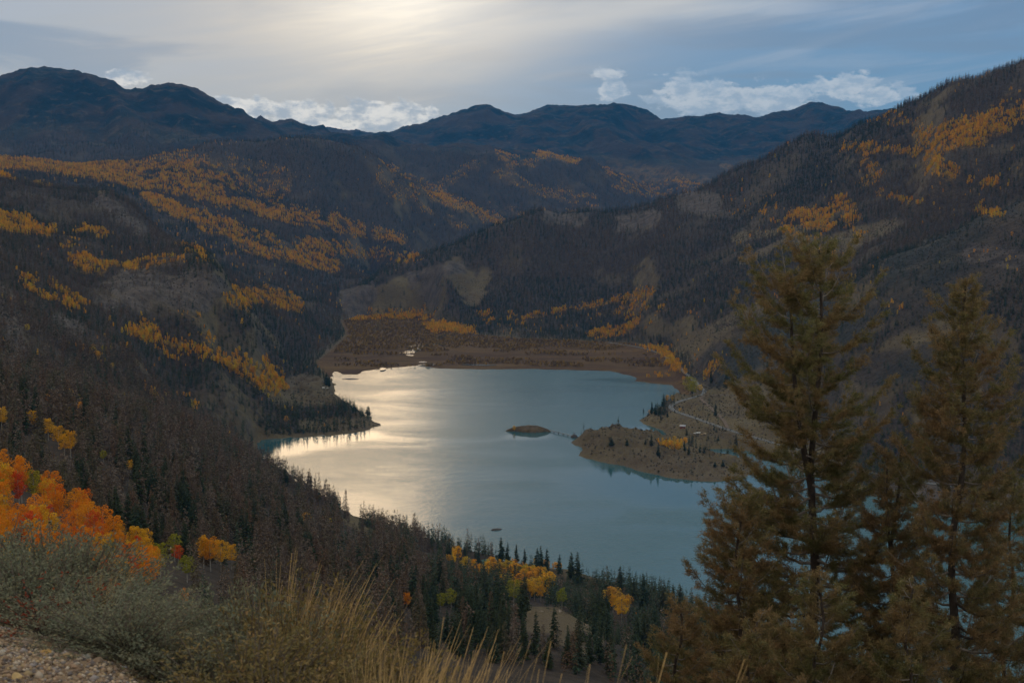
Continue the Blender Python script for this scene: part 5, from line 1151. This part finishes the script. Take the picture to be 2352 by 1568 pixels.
# trees that stand out against the water and on the headlands
for i, (px, py, hp, kd, lab) in enumerate(SOLO):
    p = hit(px, py, 250, 4200); round_ = 'pine' in lab and 'round' in lab or 'bushy' in lab
    add_tree(kd, p.x, p.y, max(p.z, .3) - .4, hp / F * p.y, i * 2.1, HI[kd][i % len(HI[kd])], lab, None, wide=2.1 if round_ else (.8 if kd == 'dead' else 1.05), name='snag' if kd == 'dead' else None)
COT = [(1539, 842, 30, 'big golden cottonwood where the road leaves the marsh'), (1552, 858, 28, 'second golden cottonwood by the marsh road'), (1574, 862, 18, 'small golden cottonwood standing on the road edge'), (1570, 873, 10, 'golden bush under the small cottonwood'), (1584, 905, 44, 'large yellow-green cottonwood at the bay'), (1592, 908, 36, 'yellow cottonwood leaning on the large one at the bay'), (1608, 900, 18, 'small yellow cottonwood at the hidden road bend'), (1533, 922, 16, 'low orange cottonwood beside the road bend'), (1545, 922, 16, 'second low orange cottonwood beside the road bend'), (1562, 945, 9, 'golden bush on the inner road verge'), (1492, 952, 11, 'orange bush on the cape'),
       (1181, 990, 13, 'orange bush on the tip of the small island'), (1500, 800, 9, 'orange bush at the marsh road'), (1520, 812, 9, 'orange thicket at the marsh road')]
for i, (px, py, hp, lab) in enumerate(COT):
    p = hit(px, py, 1800, 4200) if i != 11 else Vector((*lake_pt(1181, 991), 1.5)); add_tree('aspen', p.x, p.y, p.z - hp * .22 / F * p.y, hp * 1.25 / F * p.y, i, NEARA[3 if i in (4, 5) else 1][i % 3], lab, None, wide=1.6, name='cottonwood_tree' if hp > 12 else 'willow_bush', crown_mat=None)

# ---------------------------------------------------------------- island, rocks, footbridge
m_isle = plainmat('island_turf', (.105, .078, .048), .95, .35, .15, .1, 0, .4)
m_rock = plainmat('lake_rock', (.075, .062, .052), .9, .35, .3, .2, 0, .5)
def mound(name, x, y, rx, ry, h, mat, seed, rot=0, label=None, cat=None, kind=None, pw=.6, wob=.35):
    r, a = np.meshgrid(np.linspace(0, 1.15, 16), np.linspace(0, 2 * math.pi, 48, endpoint=False), indexing='ij')
    wob_ = 1 + wob * (fbm(np.cos(a) * 1.6 + 7, np.sin(a) * 1.6 + 7, seed, 4) - .5) * 2
    X_, Y_ = r * np.cos(a) * rx * wob_, r * np.sin(a) * ry * wob_
    Z_ = h * np.sign(1 - r ** 2) * np.abs(1 - r ** 2) ** pw * (.8 + .5 * fbm(X_ / rx * 2.5 + 3, Y_ / ry * 2.5, seed + 3, 4))
    c_, s_ = math.cos(rot), math.sin(rot); v = np.stack([X_ * c_ - Y_ * s_, X_ * s_ + Y_ * c_, Z_], -1).reshape(-1, 3)
    i = np.arange(16 * 48).reshape(16, 48); f = np.stack([i[:-1], i[1:], np.roll(i, -1, 1)[1:], np.roll(i, -1, 1)[:-1]], -1).reshape(-1, 4)
    o = mesh_np(name, v, f, mat, smooth=False); o.location = (x, y, 0); put(o, label, cat, None, kind); return o
ix, iy = lake_pt(1219, 990)
mound('island', ix, iy, 34, 11, 9.5, m_isle, 3, -.05, kind='structure', pw=.7, wob=.75)
x, y = lake_pt(1140, 1216); mound('lake_rock', x, y, 7.0, 3.2, 1.6, m_rock, 5, .3, 'low dark rock islet alone in the open water', 'rock')
x, y = lake_pt(1099, 1248); mound('lake_rock', x, y, 2.9, 1.4, .9, m_rock, 6, .1, 'tiny dark rock just above a spruce tip at the near shore', 'rock')
x, y = lake_pt(805, 870); mound('mud_bar', x, y, 19, 11, .6, plainmat('mud', (.05, .045, .045), .7, .2, .2), 7, 0, kind='structure', pw=1)
x, y = lake_pt(1319, 1004); mound('lake_rock', x, y, 6.5, 5, 5.0, m_rock, 8, .4, 'steep rock carrying the footbridge frame', 'rock'); bx, by = x, y
def boxes(name, lst, mat, parent=None):
    bm = bmesh.new()
    for (c, s, rz) in lst:
        g_ = bmesh.ops.create_cube(bm, size=1, matrix=Matrix.Translation(c) @ Matrix.Rotation(rz, 4, 'Z') @ Matrix.Diagonal((*s, 1)))
    me = bpy.data.meshes.new(name); bm.to_mesh(me); bm.free(); me.materials.append(mat); o = bpy.data.objects.new(name, me); COL.objects.link(o)
    if parent: o.parent = parent
    return o
m_wood = plainmat('weathered_wood', (.14, .12, .10), .85, .25, 1.5); m_steel = plainmat('pale_steel', (.34, .36, .38), .5, .1, 1)
A_ = Vector((ix + 33, iy - 2, 2.2)); B_ = Vector((bx - 3, by, 2.4)); L_ = (B_ - A_); ang = math.atan2(L_.y, L_.x); Ln_ = L_.length
br = bpy.data.objects.new('footbridge', None); COL.objects.link(br); br.location = A_; br.rotation_euler = (0, 0, ang); put(br, 'long thin footbridge from the small island to the steep rock', 'bridge')
boxes('deck', [((Ln_ / 2, 0, 0), (Ln_, 1.6, .25), 0)], m_wood, br)
for s in (-1, 1):
    boxes('railing', [((Ln_ / 2, s * .85, 1.1), (Ln_, .16, .18), 0), ((Ln_ / 2, s * .85, .6), (Ln_, .1, .12), 0)] + [((Ln_ * i / 14, s * .85, .6), (.14, .14, 1.1), 0) for i in range(15)], m_steel, br)
boxes('pier', [((Ln_ * i / 5, 0, -1.6), (.5, 1.4, 3), 0) for i in range(1, 5)], m_wood, br)
fr = bpy.data.objects.new('bridge_frame', None); COL.objects.link(fr); fr.location = (bx, by, 3.5); fr.rotation_euler = (0, 0, ang); put(fr, 'dark timber portal frame standing on the steep rock at the bridge end', 'frame')
for s in (-1, 1): boxes('post', [((0, s * 1.6, 2.4), (.5, .5, 5), 0)], m_wood, fr)
boxes('crossbeam', [((0, 0, 4.3), (.4, 4.4, .5), 0)], m_wood, fr)

# ---------------------------------------------------------------- buildings and vehicles
def prism(name, w, d, z0, z1, over, mat, parent, th=.25):
    """gable roof of two slabs"""
    hw, hd = w / 2 + over, d / 2 + over; zc = z1; s = (z1 - z0) / (d / 2); ze = z0 - s * over
    for sg in (-1, 1):
        v = np.array([(-hw, sg * hd, ze), (hw, sg * hd, ze), (hw, 0, zc), (-hw, 0, zc), (-hw, sg * hd, ze - th), (hw, sg * hd, ze - th), (hw, 0, zc - th), (-hw, 0, zc - th)])
        mesh_np(name, v, np.array([[0, 1, 2, 3], [7, 6, 5, 4], [0, 4, 5, 1], [1, 5, 6, 2], [2, 6, 7, 3], [3, 7, 4, 0]]), mat, parent)
def house(px, py, ymin, w, d, wall_h, roof_h, rot, mw, mr, label, logs=False, porch=False, chim=True):
    p = hit(px, py, ymin, 2600); e = bpy.data.objects.new('log_cabin' if logs else 'cabin', None); COL.objects.link(e); e.location = p; e.rotation_euler = (0, 0, rot); put(e, label, 'cabin')
    wl = []
    n_ = int(wall_h / .35) if logs else 1
    for i in range(n_):
        z = wall_h * (i + .5) / n_; t_ = wall_h / n_ * (.96 if logs else 1)
        wl += [((0, s * d / 2, z), (w + (.5 if logs else 0), .3, t_), 0) for s in (-1, 1)] + [((s * w / 2, 0, z), (.3, d + (.5 if logs else -.31), t_ * .98), 0) for s in (-1, 1)]
    boxes('wall', wl + [((0, 0, -1), (w * .98, d * .98, 2), 0)], mw, e)
    for s in (-1, 1):
        v = np.array([(s * w / 2, -d / 2, wall_h), (s * w / 2, d / 2, wall_h), (s * w / 2, 0, wall_h + roof_h), (s * (w / 2 - .2), -d / 2, wall_h), (s * (w / 2 - .2), d / 2, wall_h), (s * (w / 2 - .2), 0, wall_h + roof_h)])
        mesh_np('gable', v, np.array([[0, 1, 2], [5, 4, 3], [0, 2, 5], [0, 5, 3], [1, 4, 5], [1, 5, 2]]), mw, e)
    prism('roof', w, d, wall_h, wall_h + roof_h + .3, .7, mr, e)
    for i, xx in enumerate(np.linspace(-w * .34, w * .34, 3)):
        if i == 1: 
            boxes('door', [((xx, -d / 2 - .18, 1.05), (1.0, .08, 2.1), 0)], m_wood, e); continue
        f_ = boxes('window', [((xx, -d / 2 - .18, 1.5), (1.5, .08, 1.2), 0)], m_trim, e); boxes('pane', [((xx, -d / 2 - .23, 1.5), (1.25, .04, .95), 0)], m_glass, f_)
    f_ = boxes('window', [((-w / 2 - .18, 0, 1.6), (.08, 1.6, 1.3), 0)], m_trim, e); boxes('pane', [((-w / 2 - .23, 0, 1.6), (.04, 1.35, 1.05), 0)], m_glass, f_)
    if chim: boxes('chimney', [((w * .2, d * .18, wall_h + roof_h * .9), (.8, .8, roof_h * 1.2), 0)], m_rock, e)
    return e
m_trim = plainmat('white_trim', (.6, .6, .58), .6, .1, 2); m_glass = plainmat('dark_glass', (.03, .035, .04), .1, .05, 1, .6)
m_log = plainmat('log_wall', (.075, .045, .028), .8, .3, 1.2); m_green = plainmat('green_metal_roof', (.035, .095, .075), .5, .12, 1, .4); m_redw = plainmat('red_wall', (.20, .05, .04), .8, .2, 1); m_greyroof = plainmat('light_roof', (.38, .38, .40), .6, .1, 1)
house(1122, 1300, 1100, 17, 9, 4.2, 4.2, .55, m_log, m_green, 'log lodge with a green metal roof among the shoreline trees', True)
house(1568, 981, 1900, 9, 6, 2.6, 1.6, -.2, m_redw, m_greyroof, 'small red cabin with a pale roof below the road', chim=False)
m_white = plainmat('white_paint', (.78, .78, .76), .35, .05, 1, .5); m_tyre = plainmat('tyre', (.02, .02, .02), .8, .1, 3); m_tan = plainmat('tan_paint', (.45, .33, .18), .5, .1, 1); m_bluep = plainmat('blue_tarp', (.04, .09, .22), .6, .2, 1)
def bevel_box(name, c, s, mat, parent, bv=.15, taper=0):
    bm = bmesh.new(); bmesh.ops.create_cube(bm, size=1, matrix=Matrix.Translation(c) @ Matrix.Diagonal((*s, 1)))
    if taper:
        for v in bm.verts:
            if v.co.z > c[2]: v.co.x = c[0] + (v.co.x - c[0]) * (1 - taper); v.co.y = c[1] + (v.co.y - c[1]) * .9
    bmesh.ops.bevel(bm, geom=bm.edges[:], offset=bv, segments=2, affect='EDGES')
    me = bpy.data.meshes.new(name); bm.to_mesh(me); bm.free(); me.materials.append(mat); o = bpy.data.objects.new(name, me); COL.objects.link(o); o.parent = parent; return o
def wheel(x, y, parent, r=.4):
    v, f = cone_tube((x, y - .13, r), (x, y + .13, r), r, r, 12)
    v = np.concatenate([v, [(x, y - .13, r), (x, y + .13, r)]]); k = np.arange(12); f = np.concatenate([f, np.stack([k, (k + 1) % 12, np.full(12, 24)], 1), np.stack([k + 12, (k + 1) % 12 + 12, np.full(12, 25)], 1)])
    mesh_np('wheel', v, f, m_tyre, parent)
def pickup(p, rot, mat, label):
    e = bpy.data.objects.new('pickup_truck', None); COL.objects.link(e); e.location = p; e.rotation_euler = (0, 0, rot); put(e, label, 'truck')
    bevel_box('body', (0, 0, .85), (5.6, 1.95, .75), mat, e); bevel_box('cab', (.35, 0, 1.55), (2.3, 1.8, .8), mat, e, .12, .2); bevel_box('window', (.35, 0, 1.58), (2.05, 1.86, .42), m_glass, e, .05, .12)
    boxes('truck_bed', [((-1.9, .9, 1.3), (1.8, .1, .3), 0), ((-1.9, -.9, 1.3), (1.8, .1, .3), 0), ((-2.75, 0, 1.3), (.1, 1.9, .3), 0)], mat, e)
    for x in (-1.7, 1.75):
        for y in (-.92, .92): wheel(x, y, e)
def camper(p, rot, mat, label, L=7.5):
    e = bpy.data.objects.new('camper_trailer', None); COL.objects.link(e); e.location = p; e.rotation_euler = (0, 0, rot); put(e, label, 'trailer')
    bevel_box('body', (0, 0, 1.75), (L, 2.4, 2.3), mat, e, .3)
    for x in (-L * .3, L * .05, L * .3): bevel_box('window', (x, -1.2, 2.0), (1.1, .08, .6), m_glass, e, .03)
    boxes('door', [((L * .18, -1.23, 1.6), (.7, .05, 1.8), 0)], m_trim, e); boxes('drawbar', [((L / 2 + .6, 0, .6), (1.4, .2, .15), 0)], m_tyre, e)
    for y in (-1.1, 1.1): wheel(-.5, y, e); wheel(.4, y, e)
p = hit(751, 892, 2000, 3000); pickup(p, .1, m_white, 'white pickup parked on the bare top of the western headland')
p = hit(743, 892, 2000, 3000); camper(p, .15, m_white, 'white camper trailer behind the pickup on the western headland', 5.5)
p = hit(1604, 996, 1900, 2600); camper(p, -.25, m_white, 'white camper trailer parked on the flat below the road', 8)
p = hit(1613, 998, 1900, 2600); pickup(p, .3, m_tan, 'tan pickup beside the white camper below the road')
p = hit(1619, 998, 1900, 2600); camper(p, .1, m_tan, 'small yellowish trailer next to the tan pickup', 4.5)
p = hit(1597, 996, 1900, 2600); pickup(p, -.5, m_white, 'white pickup at the uphill end of the camper')
# jetty at the cove
x, y = lake_pt(737, 1001); e = bpy.data.objects.new('jetty', None); COL.objects.link(e); e.location = (x, y + 4, .6); e.rotation_euler = (0, 0, .1); put(e, 'pale wooden jetty along the cove side of the western headland', 'jetty')
boxes('deck', [((0, 0, .35), (12, 2, .2), 0)], m_steel, e)
for i in range(5): boxes('post', [((-5.5 + 2.75 * i, -1, 0), (.3, .3, 2.6), 0)], m_wood, e)
# low scrub over the open ground
sb = mesh_of('scrub', leafcloud(51, 44, .16, .5, .02, 5), [leafmat('scrub_leaf', [lin(.045, .045, .028), lin(.075, .060, .038), lin(.035, .040, .026), lin(.09, .07, .045)], .3)])
x, y = sow(1500, 4300, 7.0); z = ground(x, y); px, py = project(x, y, z); e_ = 12.0
sl_ = np.hypot((ground(x + e_, y) - ground(x - e_, y)) / (2 * e_), (ground(x, y + e_) - ground(x, y - e_)) / (2 * e_))
dd, rk, al, br_ = cover_at(px, py, y, x, y, z, sl_)
ok = (br_ > .3) & (z > 1) & (px > -50) & (px < 2400) & (z + 3 - H > (tmax_at(x, y) - .002) * y) & (poly_sd(x, y, LAKE) > 5) & (rng.random(x.size) < .25 + .6 * sstep(fbm(x / 50, y / 50, 151, 3), .42, .58))
sp_ = np.stack([x, y, z - .2, 1.2 + 2.2 * rng.random(x.size) ** 2], 1)[ok]
i0 = int(np.argmin(np.hypot(*(np.array(project(*sp_[:, :3].T)) - np.array([[1560], [1052]])))))
e = bpy.data.objects.new('scrub_bush', sb); COL.objects.link(e); e.location = sp_[i0, :3]; e.scale = (3.5, 3.5, 3); put(e, 'dark round scrub bush on the middle of the grassy headland', 'bush')
LO['scrub'] = [sb]; SRC['scrub'] = [e]
stuff_forest('scrub_cover', 'scrub', sp_, 'low dark scrub dotted over the open slopes', 'bush')
# marsh bushes
wm = mesh_of('willow_crown', leafcloud(41, 70, .12, .48, .05, 6), [leafmat('willow_leaf', [lin(.18, .10, .03), lin(.12, .075, .035), lin(.38, .23, .04), lin(.14, .10, .04)], .35)])
mb = []
while len(mb) < 5500:
    y = 3050 + 1400 * rng.random(); x = y * (-.14 + .30 * rng.random())
    if poly_sd(np.array([x]), np.array([y]), MARSH)[0] > -4: continue
    n_ = fbm(np.array([x / 110]), np.array([y / 60]), 111, 4)[0]; px, py = project(x, y, 1.5)
    if n_ < .50 - .20 * (py < 800): continue
    mb.append((x, y, 1.6, 3.0 + 4.5 * rng.random() * (n_ + .3)))
mb = np.array(mb)
e = bpy.data.objects.new('willow_bush', wm); COL.objects.link(e); x_, y_ = mb[0, 0], mb[0, 1]; e.location = (x_, y_, 1.5); e.scale = (4, 4, 4); put(e, 'reddish willow bush in the marsh at the head of the lake', 'bush')
LO['willow'] = [wm]; SRC['willow'] = [e]
stuff_forest('willow_thicket', 'willow', mb, 'rust-brown willow thickets in the marsh', 'bush')
